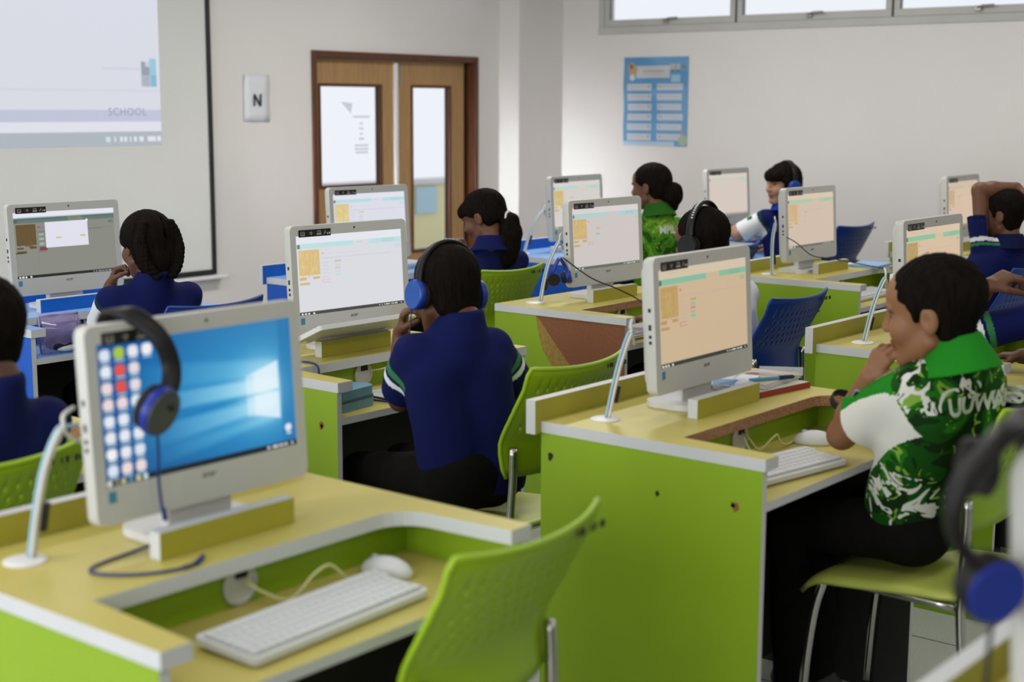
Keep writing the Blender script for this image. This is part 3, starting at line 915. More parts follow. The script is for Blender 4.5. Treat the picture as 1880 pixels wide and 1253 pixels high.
def make_monitor(key, loc, rotz, label):
    t = thing('desktop_computer', label, 'computer', loc, rotz, 'white all-in-one computers on the desks')
    tilt = math.radians(-3.5)
    P = Matrix.Translation((0, -.021, .058)) @ Matrix.Rotation(tilt, 4, 'X')
    # panel: front ring with the screen opening, side wall and back
    out = rounded_rect(-PW/2, PW/2, 0, PH, .018, 5)
    n = len(out)
    inn = [(min(max(x, -SX/2), SX/2), min(max(y, SY0), SY1)) for x, y in out]
    vs = []
    for pts, d, s in ((out, .004, 1), (out, 0, .994), (inn, 0, 1), (inn, .003, 1), (out, .026, 1), (out, .032, .985)):
        for x, y in pts: vs.append(((x)*s, d, (y - PH/2)*s + PH/2))
    fs = []
    def ring(a, b):
        for i in range(n):
            j = (i + 1) % n
            fs.append((a*n + i, b*n + i, b*n + j, a*n + j))
    ring(0, 1); ring(1, 2); ring(2, 3)
    ring(4, 0); ring(5, 4)
    fs.append(tuple(5*n + i for i in range(n)))
    mb = MB(); mb.add([P @ Vector(v) for v in vs], fs)
    mb.build('panel_housing', M_case, t, smooth='auto', angle=35)
    # rear bulge
    rb = MB()
    prof = [(1.0, .032), (.98, .045), (.9, .056), (.7, .062)]
    vs = []
    o2 = rounded_rect(-PW/2 + .012, PW/2 - .012, .012, PH - .012, .03, 5)
    for s, d in prof:
        for x, y in o2: vs.append(P @ Vector((x*s, d, (y - PH/2)*s + PH/2)))
    fs = []
    for k in range(3): 
        for i in range(n): fs.append((k*n + i, (k + 1)*n + i, (k + 1)*n + (i + 1) % n, k*n + (i + 1) % n))
    fs = [tuple(reversed(f)) for f in fs] + [tuple(3*n + i for i in range(n))]
    rb.add(vs, fs)
    rb.build('rear_cover', M_case, t, smooth='auto')
    # stand: neck and foot
    nk = MB().box(-.075, .075, .008, .036, .012, .10)
    nk.build('neck', M_case2, t, bevel=.006, seg=3)
    ft = MB().prism(rounded_rect(-.125, .125, -.045, .105, .045, 6), .0008, .016)
    ft.build('foot', M_case2, t, bevel=.005, seg=3)
    sc = mesh_child('screen', SCREENS[key + '_mesh'], t)
    sc.matrix_local = P @ Matrix.Translation((0, .0022, (SY0 + SY1)/2))
    st = mesh_child('feature_sticker', STICK, t)
    st.matrix_local = P @ Matrix.Translation((-PW/2 + .099, -.0008, SY1 + .0075))
    cb = MB().cyl((0, -.0008, 0), (0, .002, 0), .0032, n=12).build('webcam', M_port, t); cb.matrix_local = P @ Matrix.Translation((.018, 0, SY1 + .0165))
    lg = text_part('lettering', 'acer', .017, M_logo, t, (0, 0, 0), (0, 0, 0), .0003, 1.05, shear=.25)
    lg.matrix_local = P @ Matrix.Translation((.0, -.0006, .050)) @ Matrix.Rotation(PI/2, 4, 'X')
    lb = MB().box(-.008, .008, -.0006, .001, -.010, .010).build('energy_label', M_label, t); lb.matrix_local = P @ Matrix.Translation((-PW/2 + .034, 0, .048))
    pb = MB()
    for zz, h in ((.21, .010), (.165, .014), (.145, .008), (.13, .008)):
        pb.box(-PW/2 - .0006, -PW/2 + .002, .010, .018, zz, zz + h)
    o = pb.build('side_ports', M_port, t); o.matrix_local = P
    return t

for k in [q for q in list(SCREENS)]:
    SCREENS[k + '_mesh'] = painted_mesh('screen', SCREENS[k], SX, SY1 - SY0, M_screen)
MON = {}
for key, (x0, y0), (x1, y1), lab in (
    ('M1', (1.430, 2.085), (1.915, 2.085), 'white computer in the left foreground with a blue desktop, black headphones hung over it'),
    ('M2', (3.042, 4.880), (3.527, 4.866), 'white computer at the far left, greyed page with a white dialog box'),
    ('M3', (3.064, 3.372), (3.548, 3.336), 'white computer in front of the boy with blue headphones, keyboard leaning below it'),
    ('M4', (4.641, 4.840), (5.125, 4.805), 'white computer in front of the wooden doors, half behind another one'),
    ('M5', (6.172, 4.760), (6.657, 4.772), 'white computer before the room corner, girl with the hair bun facing it'),
    ('M6', (4.642, 3.490), (5.126, 3.472), 'white computer on the desk with the torn chipboard side'),
    ('M7', (3.007, 2.000), (3.492, 2.008), 'white computer in the right foreground with a warm beige page, books beside its foot'),
    ('M8', (6.022, 3.290), (6.509, 3.282), 'white computer just right of the girl who looks at the camera'),
    ('M9', (7.533, 4.640), (8.018, 4.634), 'small far white computer to the left of the girl who looks at the camera'),
    ('M10', (4.555, 2.050), (5.041, 2.046), 'white computer partly hidden by the head of the boy in green and white'),
    ('M11', (7.683, 3.220), (8.166, 3.232), 'white computer furthest right, behind the raised elbow')):
    a = math.atan2(y1 - y0, x1 - x0)
    MON[key] = make_monitor(key, ((x0 + x1)/2, (y0 + y1)/2, DZ), a, lab)
# the nearest computer at the right edge shows only its left side
SCREENS['M12_mesh'] = SCREENS['M10_mesh']
MON['M12'] = make_monitor('M12', (1.824, .532, DZ), 0.0, 'white computer cut off by the right edge, nearest the camera')

# ------------------------------------------------------------------ cables from each grommet to its computer
M_cabw = mat('white_cable', (0.62, 0.61, 0.56), 0.5)
M_cabb = mat('pale_blue_cable', srgb(150, 186, 206), 0.5)
M_cabk = mat('black_cable', (0.015, 0.015, 0.016), 0.5)
M_cabn = mat('navy_cable', srgb(24, 48, 110), 0.5)
M_caby = mat('cream_cable', srgb(200, 198, 140), 0.55)
def cable_bundle(label, base, top, bow=(0, 0, 0), clip=True, blue=True, loop=None):
    t = thing('cable_bundle', label, 'cable', base, 0, 'cables rising to the computers')
    b = Vector(base)
    T = Vector(top) - b
    for i, m in enumerate((M_cabw, M_cabb if blue else M_cabw, M_cabw)):
        off = Vector((.0055*math.cos(i*2.1), .0055*math.sin(i*2.1), 0))
        end = T + Vector((.006*i, .008, -.02*i))
        path = smooth_path([off, T*.3 + Vector(bow)*.7 + off, T*.6 + Vector(bow) + off, T*.88 + Vector(bow)*.35 + off, end, end + Vector((.035, .02, .006 - .012*i))], 6)
        MB().tube(path, .0038, 7).build('cable', m, t, smooth=True)
    if clip:
        p, q = T*.16 + Vector(bow)*.35 + Vector((.014, 0, 0)), T*.34 + Vector(bow)*.75 + Vector((.014, 0, 0))
        MB().tube([p, q], .009, 8).build('plug', M_cabk, t, smooth='auto')
    return t
cable_bundle('white cables rising from the desk to the right foreground computer', (2.935, 2.075, .825), (2.995, 2.045, 1.055), (-.012, .0, 0))
cable_bundle('white and pale blue cables left of the foreground computer', (1.365, 2.165, .825), (1.425, 2.135, 1.065), (-.012, .0, .015))
cable_bundle('cables with blue headset hooked on them beside the torn desk', (4.575, 3.57, .825), (4.655, 3.53, 1.08), (-.02, .005, 0))
cable_bundle('white cables left of the computer beside the girl looking back', (6.005, 3.33, .825), (6.035, 3.335, 1.08), (-.01, .005, .01))
cable_bundle('cables in front of the mouth of the boy in green and white', (4.475, 2.13, .825), (4.565, 2.10, 1.05), (-.01, .005, 0))
cable_bundle('thin cables left of the computer near the room corner', (6.06, 4.84, .825), (6.185, 4.80, 1.06), (-.02, .005, .01))

# ------------------------------------------------------------------ keyboards, mice
M_key = mat('keyboard_white', (0.66, 0.67, 0.68), 0.45)
M_keyside = mat('keyboard_mid_grey', (0.42, 0.43, 0.44), 0.6)  # mid grey for the key well and scroll wheel
def make_keyboard(loc, rot, label):
    t = thing('keyboard', label, 'keyboard', loc, 0, 'white keyboards')
    t.rotation_euler = rot
    MB().prism(rounded_rect(-.215, .215, -.072, .072, .012, 4), .002, .014).build('keyboard_body', M_key, t, bevel=.004, seg=2)
    MB().prism(rounded_rect(-.207, .207, -.062, .060, .008, 3), .0142, .0150).build('key_well', M_keyside, t)
    k = MB()
    for r in range(6):
        y = .048 - r*.0195
        x = -.204
        while x < .198:
            w = .0165
            if r == 5 and -.12 < x < .02: w = .10
            if r in (2, 3, 4) and x < -.195: w = .024
            k.box(x, x + w, y - .0085, y + .0085, .015, .0195)
            x += w + .0025
    o = k.build('keys', M_key, t); o['kind'] = 'stuff'
    for sx in (-1, 1): MB().box(sx*.17 - .015, sx*.17 + .015, .04, .058, -.004, .002).build('tilt_foot', M_key, t)
    return t
make_keyboard((3.065, 1.69, .722), (math.radians(3), 0, math.radians(-9)), 'white keyboard on the shelf of the right foreground desk')
make_keyboard((1.66, 1.775, .722), (math.radians(3), 0, math.radians(3)), 'white keyboard on the shelf of the left foreground desk')
make_keyboard((3.235, 3.25, .893), (math.radians(-24), 0, math.radians(-1)), 'white keyboard propped on the rail below the screen of the boy in headphones')
make_keyboard((4.70, 3.18, .722), (math.radians(3), 0, 0.02), 'white keyboard on the shelf of the desk with torn chipboard')
make_keyboard((6.30, 3.02, .722), (math.radians(3), 0, 0.02), 'white keyboard on the shelf of the desk beyond the dark blue chair')
def make_mouse(loc, rotz, label):
    t = thing('computer_mouse', label, 'mouse', loc, rotz, 'white mice')
    m = MB().ball((0, 0, .004), (.031, .056, .032), 20, 12)
    vs = [(x, y, max(z, .0006)) for x, y, z in m.v]
    m.v = vs
    m.build('mouse_body', M_key, t, smooth=True)
    MB().ball((0, .026, .032), (.003, .009, .005), 10, 6).build('scroll_wheel', M_keyside, t, smooth=True)
    return t
make_mouse((3.435, 1.765, .7157), .5, 'white mouse by the elbow of the boy in green and white')
make_mouse((1.925, 1.865, .7157), .2, 'white mouse on the shelf of the left foreground desk')
def cable(label, pts, m, r=.0025, n=8):
    return tag(MB().tube(smooth_path(pts, n), r, 7).build('cable', m, smooth=True), label, 'cable')
cable('cream cable looping from the mouse in the right foreground desk', [(3.225, 1.852, .768), (3.24, 1.84, .742), (3.255, 1.825, .7235), (3.285, 1.805, .752), (3.30, 1.80, .757), (3.32, 1.80, .732), (3.36, 1.80, .7235), (3.41, 1.812, .7235)], M_caby)
cable('cream keyboard cable in the cut-out of the right foreground desk', [(3.21, 1.852, .77), (3.195, 1.83, .747), (3.18, 1.80, .7235), (3.15, 1.785, .727)], M_caby)
cable('cream cables under the cut-out of the left foreground desk', [(1.635, 1.935, .765), (1.66, 1.91, .74), (1.70, 1.885, .7235), (1.75, 1.875, .76), (1.79, 1.875, .765), (1.83, 1.87, .73), (1.885, 1.875, .7235)], M_caby, .003)
cable('cream cable at the cut-out of the desk with torn chipboard', [(4.82, 3.337, .765), (4.87, 3.33, .752), (4.94, 3.32, .7235), (5.0, 3.31, .737)], M_caby)
cable('cream cable over the shelf of the desk beyond the dark blue chair', [(6.325, 3.135, .77), (6.37, 3.13, .767), (6.43, 3.12, .742), (6.47, 3.115, .7235)], M_caby)
cable('thin cream cable at the hand of the boy in blue headphones', [(3.25, 3.22, .765), (3.29, 3.19, .772), (3.33, 3.17, .787), (3.35, 3.165, .80), (3.36, 3.175, .827)], M_caby)
cable('dark headset cable drooping over the desk with torn chipboard', [(4.60, 3.48, 1.0), (4.68, 3.40, .92), (4.76, 3.33, .875), (4.84, 3.30, .835), (4.86, 3.26, .80), (4.87, 3.24, .76)], M_cabk, .0028)
cable('dark cable crossing the rail of the desk beyond the dark blue chair', [(6.02, 3.27, 1.0), (6.08, 3.25, .97), (6.20, 3.232, .905), (6.36, 3.205, .879), (6.5, 3.15, .85), (6.60, 3.06, .8238)], M_cabk, .0025)
cable('navy cable hanging over the front of the pencil case desk', [(2.99, 3.34, .8236), (3.0, 3.26, .8238), (3.0, 3.215, .8245), (3.0, 3.187, .818), (2.998, 3.178, .79), (2.996, 3.165, .75), (3.0, 3.13, .7215), (3.04, 3.11, .7205), (3.08, 3.08, .7205), (3.09, 3.02, .7205), (3.10, 2.97, .7205)], M_cabn, .0032)
cable('dark headset cable lying on the left foreground desk', [(1.62, 2.06, .834), (1.50, 2.06, .824), (1.40, 2.04, .824), (1.385, 2.0, .824), (1.43, 1.945, .824), (1.50, 1.92, .824), (1.56, 1.95, .824), (1.53, 1.925, .824), (1.49, 1.915, .8275)], M_cabn, .0028)
# ------------------------------------------------------------------ organic modelling: smooth unions on a grid, meshed by surface nets
class Field:
    def __init__(self, lo, hi, res):
        self.lo = np.array(lo, np.float32); self.res = res
        self.n = np.ceil((np.array(hi) - self.lo)/res).astype(int) + 1
        self.d = np.full(self.n, .12, np.float32)
        self.ax = [self.lo[i] + res*np.arange(self.n[i], dtype=np.float32) for i in range(3)]
    def block(self, lo, hi):
        s = []
        for i in range(3):
            a = max(0, int((lo[i] - self.lo[i])/self.res)); b = min(self.n[i], int((hi[i] - self.lo[i])/self.res) + 2)
            if b <= a: return None
            s.append(slice(a, b))
        return tuple(s)
    def pts(self, s):
        return self.ax[0][s[0]][:, None, None], self.ax[1][s[1]][None, :, None], self.ax[2][s[2]][None, None, :]
    def merge(self, s, nd, k, op='add'):
        d = self.d[s]
        if op == 'add':
            if k > 0:
                h = np.clip(.5 + .5*(d - nd)/k, 0, 1)
                self.d[s] = d + (nd - d)*h - k*h*(1 - h)
            else: self.d[s] = np.minimum(d, nd)
        elif op == 'sub':
            if k > 0:
                h = np.clip(.5 - .5*(d + nd)/k, 0, 1)
                self.d[s] = d + (-nd - d)*h + k*h*(1 - h)
            else: self.d[s] = np.maximum(d, -nd)
    @staticmethod
    def d_cap(p, a, b, ra, rb):
        a = np.array(a, np.float32); b = np.array(b, np.float32); ba = b - a
        X, Y, Z = p[0] - a[0], p[1] - a[1], p[2] - a[2]
        t = np.clip((X*ba[0] + Y*ba[1] + Z*ba[2])/max(float(ba @ ba), 1e-9), 0, 1)
        return np.sqrt((X - t*ba[0])**2 + (Y - t*ba[1])**2 + (Z - t*ba[2])**2) - (ra + (rb - ra)*t), t
    def cap(self, a, b, ra, rb=None, k=.01, op='add', cut=None, hollow=None):
        """tapered capsule; cut = list of (point, normal) half spaces that keep the side the normal points away from"""
        rb = ra if rb is None else rb
        m = max(ra, rb) + max(k, .004) + 2.5*self.res + .004
        a = np.array(a, float); b = np.array(b, float)
        s = self.block(np.minimum(a, b) - m, np.maximum(a, b) + m)
        if s is None: return
        p = self.pts(s)
        d, t = self.d_cap(p, a, b, ra, rb)
        if hollow: d = np.maximum(d, -(d + hollow))
        for (q, n) in (cut or ()):
            n = np.array(n, float); n /= np.linalg.norm(n)
            d = np.maximum(d, (p[0] - q[0])*n[0] + (p[1] - q[1])*n[1] + (p[2] - q[2])*n[2])
        self.merge(s, d.astype(np.float32), k, op)
    def ell(self, c, r, R=None, k=.01, op='add', cut=None):
        c = np.array(c, float); r = np.array(r, float)
        R = np.eye(3) if R is None else np.array(R)
        m = max(r) + max(k, .004) + 2.5*self.res
        s = self.block(c - m, c + m)
        if s is None: return
        p = self.pts(s)
        X, Y, Z = p[0] - c[0], p[1] - c[1], p[2] - c[2]
        L = [(X*R[0, i] + Y*R[1, i] + Z*R[2, i]) for i in range(3)]
        k0 = np.sqrt(sum((L[i]/r[i])**2 for i in range(3))) + 1e-6
        k1 = np.sqrt(sum((L[i]/r[i]**2)**2 for i in range(3))) + 1e-6
        d = k0*(k0 - 1)/k1
        for (q, n) in (cut or ()):
            n = np.array(n, float); n /= np.linalg.norm(n)
            d = np.maximum(d, (p[0] - q[0])*n[0] + (p[1] - q[1])*n[1] + (p[2] - q[2])*n[2])
        self.merge(s, d.astype(np.float32), k, op)
    def cutplane(self, q, n, k=0.0):
        n = np.array(n, float); n /= np.linalg.norm(n)
        X, Y, Z = self.ax[0][:, None, None], self.ax[1][None, :, None], self.ax[2][None, None, :]
        self.d = np.maximum(self.d, ((X - q[0])*n[0] + (Y - q[1])*n[1] + (Z - q[2])*n[2]).astype(np.float32))
    def ripple(self, amp, freq, seed=0, dirs=5):
        g = np.random.default_rng(seed)
        X, Y, Z = self.ax[0][:, None, None], self.ax[1][None, :, None], self.ax[2][None, None, :]
        w = 0
        for i in range(dirs):
            v = g.normal(size=3); v /= np.linalg.norm(v); v *= freq*(.6 + .9*g.random())
            u = g.normal(size=3)*freq*.35
            w = w + np.sin(v[0]*X + v[1]*Y + v[2]*Z + g.random()*6.28 + 1.3*np.sin(u[0]*X + u[1]*Y + u[2]*Z + g.random()*6))
        self.d = self.d + (amp*w/math.sqrt(dirs)).astype(np.float32)
    def mesh(self, name, m, parent, color=None, loc=None, iters=1):
        d = self.d
        d[0], d[-1], d[:, 0], d[:, -1], d[:, :, 0], d[:, :, -1] = [.05]*6
        n = np.array(d.shape)
        neg = d < 0
        cnt = np.zeros(n - 1, np.int8)
        for i in (0, 1):
            for j in (0, 1):
                for k in (0, 1):
                    cnt += neg[i:n[0] - 1 + i, j:n[1] - 1 + j, k:n[2] - 1 + k]
        cell = (cnt > 0) & (cnt < 8)
        ci = np.argwhere(cell)
        if len(ci) == 0: return None
        vid = np.full(n - 1, -1, np.int32); vid[cell] = np.arange(len(ci))
        acc = np.zeros((len(ci), 3), np.float32); w = np.zeros(len(ci), np.float32)
        corners = [(i, j, k) for i in (0, 1) for j in (0, 1) for k in (0, 1)]
        val = {c: d[ci[:, 0] + c[0], ci[:, 1] + c[1], ci[:, 2] + c[2]] for c in corners}
        for a in corners:
            for ax in range(3):
                if a[ax]: continue
                b = list(a); b[ax] = 1; b = tuple(b)
                va, vb = val[a], val[b]
                x = (va < 0) != (vb < 0)
                t = np.where(x, va/np.where(x, va - vb, 1), 0)
                pa = np.array(a, np.float32)
                e = np.zeros(3, np.float32); e[ax] = 1
                acc += np.where(x[:, None], pa + t[:, None]*e, 0); w += x
        V = (ci + acc/w[:, None])*self.res + self.lo
        Q = []
        for ax in range(3):
            o1, o2 = [(1, 2), (2, 0), (0, 1)][ax]
            sl0 = [slice(1, n[i] - 1) for i in range(3)]; sl0[ax] = slice(0, n[ax] - 1)
            sl1 = list(sl0); sl1[ax] = slice(1, n[ax])
            A, B = neg[tuple(sl0)], neg[tuple(sl1)]
            ed = np.argwhere(A != B)
            if not len(ed): continue
            inside = A[tuple(ed.T)]
            ed = ed + np.array([0 if i == ax else 1 for i in range(3)])
            def g(da, db):
                c = ed.copy(); c[:, o1] -= da; c[:, o2] -= db
                return vid[c[:, 0], c[:, 1], c[:, 2]]
            q = np.stack([g(1, 1), g(0, 1), g(0, 0), g(1, 0)], -1)
            q[~inside] = q[~inside][:, ::-1]
            Q.append(q)
        Q = np.concatenate(Q)
        for _ in range(iters):      # one pass of neighbour smoothing removes the grid's stair steps
            S = np.zeros_like(V); K = np.zeros(len(V), np.float32)
            for a, b in ((0, 1), (1, 2), (2, 3), (3, 0)):
                np.add.at(S, Q[:, a], V[Q[:, b]]); np.add.at(S, Q[:, b], V[Q[:, a]])
                np.add.at(K, Q[:, a], 1); np.add.at(K, Q[:, b], 1)
            V = .5*V + .5*S/K[:, None]
        V = V.astype(np.float32)
        off = np.zeros(3) if loc is None else np.array(loc)
        me = np_mesh(name, V - off.astype(np.float32), Q.astype(np.int32))
        me.polygons.foreach_set('use_smooth', np.ones(len(me.polygons), bool))
        if color is not None:
            a = me.color_attributes.new('Col', 'FLOAT_COLOR', 'POINT')
            c = np.ones((len(V), 4), np.float32); c[:, :3] = color(V)
            a.data.foreach_set('color', c.ravel())
        for mm in (m if isinstance(m, (list, tuple)) else [m]): me.materials.append(mm)
        o = bpy.data.objects.new(name, me); COL.objects.link(o)
        if parent is not None: o.parent = parent
        return o
# ------------------------------------------------------------------ people
def skin_mat(name, sub=.08):
    m = paint_mat(name, rough=0.5, spec=0.35)
    b = m.node_tree.nodes['Principled BSDF']
    return m
M_skin = skin_mat('skin')
M_cloth = paint_mat('cotton_shirt', rough=0.85, spec=0.15)
M_trouser = mat('black_trousers', (0.006, 0.0055, 0.005), 0.9, spec=0.1, var=0.2, scale=30)
M_shoe = mat('black_shoe', (0.01, 0.01, 0.01), 0.5)
M_hair = mat('black_hair', (0.0075, 0.0055, 0.0042), 0.75, spec=0.04, var=0.35, scale=70, bump=0.5, bscale=120, stretch=(1, 1, .25))
M_eye = mat('eye_white', (0.62, 0.6, 0.58), 0.2)
M_iris = mat('dark_iris', (0.008, 0.005, 0.004), 0.1)
NAVY, WHITE, GREEN = srgb(12, 21, 74), srgb(214, 216, 220), srgb(24, 104, 44)

def batik_mat():
    m = bpy.data.materials.new('batik_shirt_cloth'); m.use_nodes = True
    nt = m.node_tree; b = nt.nodes['Principled BSDF']
    b.inputs['Roughness'].default_value = .85; b.inputs['Specular IOR Level'].default_value = .15
    at = nt.nodes.new('ShaderNodeAttribute'); at.attribute_name = 'Col'
    tc = nt.nodes.new('ShaderNodeTexCoord')
    def noise(scale, dist, det, off):
        mp = nt.nodes.new('ShaderNodeMapping'); mp.inputs['Location'].default_value = (off, off*.7, off*1.3)
        nt.links.new(tc.outputs['Object'], mp.inputs['Vector'])
        n = nt.nodes.new('ShaderNodeTexNoise'); n.inputs['Scale'].default_value = scale; n.inputs['Distortion'].default_value = dist; n.inputs['Detail'].default_value = det
        nt.links.new(mp.outputs['Vector'], n.inputs['Vector']); return n
    def ramp(src, stops):
        r = nt.nodes.new('ShaderNodeValToRGB'); r.color_ramp.interpolation = 'CONSTANT'
        e = r.color_ramp.elements
        while len(e) < len(stops): e.new(.5)
        for el, (p, c) in zip(e, stops): el.position = p; el.color = (*c, 1)
        nt.links.new(src, r.inputs['Fac']); return r
    dk, g1, g2, lg, wh = srgb(14, 44, 12), srgb(20, 74, 14), srgb(36, 110, 24), srgb(128, 168, 62), srgb(214, 214, 206)
    base = ramp(noise(8, 1.2, 2, 3.1).outputs['Fac'], [(0, dk), (.46, g1), (.56, g2), (.64, lg), (.70, g1)])
    leaf = ramp(noise(11, 2.6, 1.5, 9.3).outputs['Fac'], [(0, (0, 0, 0)), (.555, (1, 1, 1)), (.70, (0, 0, 0))])
    fine = ramp(noise(26, 2.0, 1, 5.3).outputs['Fac'], [(0, (0, 0, 0)), (.66, (1, 1, 1))])
    # Col: red = plain colour wanted (sleeve, collar), green = how much white leaf print the region carries
    sep = nt.nodes.new('ShaderNodeSeparateColor'); nt.links.new(at.outputs['Color'], sep.inputs['Color'])
    def mix(f, a, bb):
        x = nt.nodes.new('ShaderNodeMix'); x.data_type = 'RGBA'
        nt.links.new(f, x.inputs['Factor'])
        for s, k in ((a, 'A'), (bb, 'B')):
            i = [q for q in x.inputs if q.name == k and q.type == 'RGBA'][0]
            if isinstance(s, tuple): i.default_value = (*s, 1)
            else: nt.links.new(s, i)
        return [q for q in x.outputs if q.type == 'RGBA'][0]
    def mul(a, bb):
        x = nt.nodes.new('ShaderNodeMath'); x.operation = 'MULTIPLY'; nt.links.new(a, x.inputs[0]); nt.links.new(bb, x.inputs[1]); return x.outputs[0]
    def thr(a, v):
        x = nt.nodes.new('ShaderNodeMath'); x.operation = 'GREATER_THAN'; nt.links.new(a, x.inputs[0]); x.inputs[1].default_value = v; return x.outputs[0]
    c = mix(mul(fine.outputs['Color'], thr(sep.outputs['Green'], .2)), base.outputs['Color'], lg)
    c = mix(mul(leaf.outputs['Color'], thr(sep.outputs['Green'], .5)), c, wh)
    c = mix(thr(sep.outputs['Red'], .5), c, wh)
    c = mix(thr(sep.outputs['Blue'], .5), c, srgb(30, 128, 30))
    nt.links.new(c, b.inputs['Base Color'])
    return m
M_batik = batik_mat()

def yawR(yaw, pitch=0, roll=0):
    """columns: right, forward, up.  pitch > 0 looks down, roll > 0 tilts the head to its right"""
    y = math.radians(yaw)
    f = Vector((math.cos(y), math.sin(y), 0)); u = Vector((0, 0, 1)); r = f.cross(u)
    q = Matrix.Rotation(math.radians(-pitch), 3, r); f = q @ f; u = q @ u
    q = Matrix.Rotation(math.radians(roll), 3, f); r = q @ r; u = q @ u
    return np.array([[r.x, f.x, u.x], [r.y, f.y, u.y], [r.z, f.z, u.z]])

def hand(F, w, k, nrm, side, curl=(.5, .5, .5, .55), thumb=.3, size=.155, spread=1.0):
    """w wrist, k point the knuckles head for, nrm palm normal; side +1 right hand / -1 left hand"""
    w = np.array(w, float); d = np.array(k, float) - w; d /= np.linalg.norm(d)
    n = np.array(nrm, float); n -= d*(n @ d); n /= np.linalg.norm(n)
    lat = np.cross(d, n)*side          # towards the thumb
    s = size/.155
    pl = .066*s
    base = w - d*.008
    offs = (.0235, .008, -.0075, -.022)
    lens = (.060, .067, .062, .049)
    rad = (.0083, .0086, .0082, .0072)
    for i in range(4):
        kn = w + d*(pl - .004*abs(i - 1))*1.0 + lat*offs[i]*s
        F.cap(base + lat*offs[i]*.45*s, kn, .0125*s, .0098*s, k=.010)
        p, dd = kn, d.copy()
        L = lens[i]*s
        for j, (fr, am) in enumerate(((.46, .9), (.30, 1.15), (.24, .75))):
            a = curl[i]*am
            ax = np.cross(dd, n); ax /= np.linalg.norm(ax)
            dd = dd*math.cos(a) + np.cross(ax, dd)*math.sin(a) if j == 0 else dd*math.cos(a) + np.cross(ax0, dd)*math.sin(a)
            if j == 0: ax0 = ax; dd = dd + lat*(.10*(1.2 - i)*spread*.6); dd /= np.linalg.norm(dd)
            q = p + dd*L*fr
            r0 = rad[i]*s*(1 - .08*j)
            F.cap(p, q, r0, r0*.92, k=.0035)
            p = q
    # thumb leaves the side of the palm near its root
    t0 = w + d*.014*s + lat*.018*s
    t1 = t0 + (lat*.62 + d*.62 + n*.35)*.034*s
    dv = d*(.85 - .3*thumb) + lat*(.35 - .5*thumb) + n*(.25 + .8*thumb); dv /= np.linalg.norm(dv)
    t2 = t1 + dv*.027*s
    dv2 = dv + n*.5*thumb - lat*.5*thumb; dv2 /= np.linalg.norm(dv2)
    t3 = t2 + dv2*.022*s
    F.cap(t0, t1, .0135*s, .0105*s, k=.010); F.cap(t1, t2, .0100*s, .0092*s, k=.004); F.cap(t2, t3, .0092*s, .0075*s, k=.003)

def head_shapes(F, c, R, s, ears=True):
    T = lambda x, y, z: c + R @ (np.array((x, y, z))*s)
    E = lambda p, r, k=.012, op='add': F.ell(T(*p), np.array(r)*s, R, k*s, op)
    Cc = lambda a, b, ra, rb, k=.012, op='add': F.cap(T(*a), T(*b), ra*s, rb*s, k*s, op)
    E((0, -.012, .035), (.0735, .094, .080))
    E((0, .030, -.030), (.056, .060, .072), .03)
    E((0, .052, .048), (.056, .040, .045), .02)
    for x in (-1, 1):
        Cc((x*.052, -.002, -.050), (x*.018, .064, -.090), .018, .016, .02)
        E((x*.037, .058, -.024), (.025, .026, .028), .015)
    E((0, .070, -.088), (.018, .016, .016), .014)
    Cc((0, .087, .014), (0, .103, -.020), .0065, .0095, .010)
    for x in (-1, 1):
        E((x*.010, .096, -.024), (.008, .010, .007), .006)
        Cc((x*.019, .0725, .0175), (x*.044, .0655, .0165), .0055, .0045, .006)
        Cc((x*.019, .0725, -.0035), (x*.044, .0655, -.0015), .004, .0035, .006)
        Cc((x*.014, .089, .026), (x*.046, .080, .024), .006, .005, .010)
    E((0, .087, -.050), (.021, .0085, .0055), .005)
    E((0, .085, -.060), (.017, .0090, .0065), .005)
    if ears:
        for x in (-1, 1):
            q = yawR(90, 0, 0)
            E((x*.077, -.012, -.002), (.0085, .019, .031), .006)
            E((x*.086, -.006, -.002), (.006, .009, .016), .004, 'sub')
    return T

def skin_colour(base, c, R, s, brow=True):
    base = np.array(base, np.float32)
    def f(V):
        L = ((V - c) @ R)/s
        out = np.tile(base, (len(V), 1))
        x, y, z = L[:, 0], L[:, 1], L[:, 2]
        face = y > .06
        lips = face & (np.abs(x) < .022) & (z > -.066) & (z < -.046)
        out[lips] = base*np.array((.80, .52, .50))
        cheek = np.exp(-(((np.abs(x) - .04)/.02)**2 + ((z + .02)/.02)**2))*face
        out *= (1 + cheek[:, None]*np.array((.10, .0, -.02)))
        if brow:
            bw = face & (np.abs(np.abs(x) - .031) < .017) & (np.abs(z - .027 + .10*(np.abs(np.abs(x) - .031))) < .0038)
            out[bw] = (.012, .008, .006)
        lid = face & (np.abs(np.abs(x) - .031) < .016) & (np.abs(z - .015) < .0025)
        out[lid] = base*.25
        return out
    return f

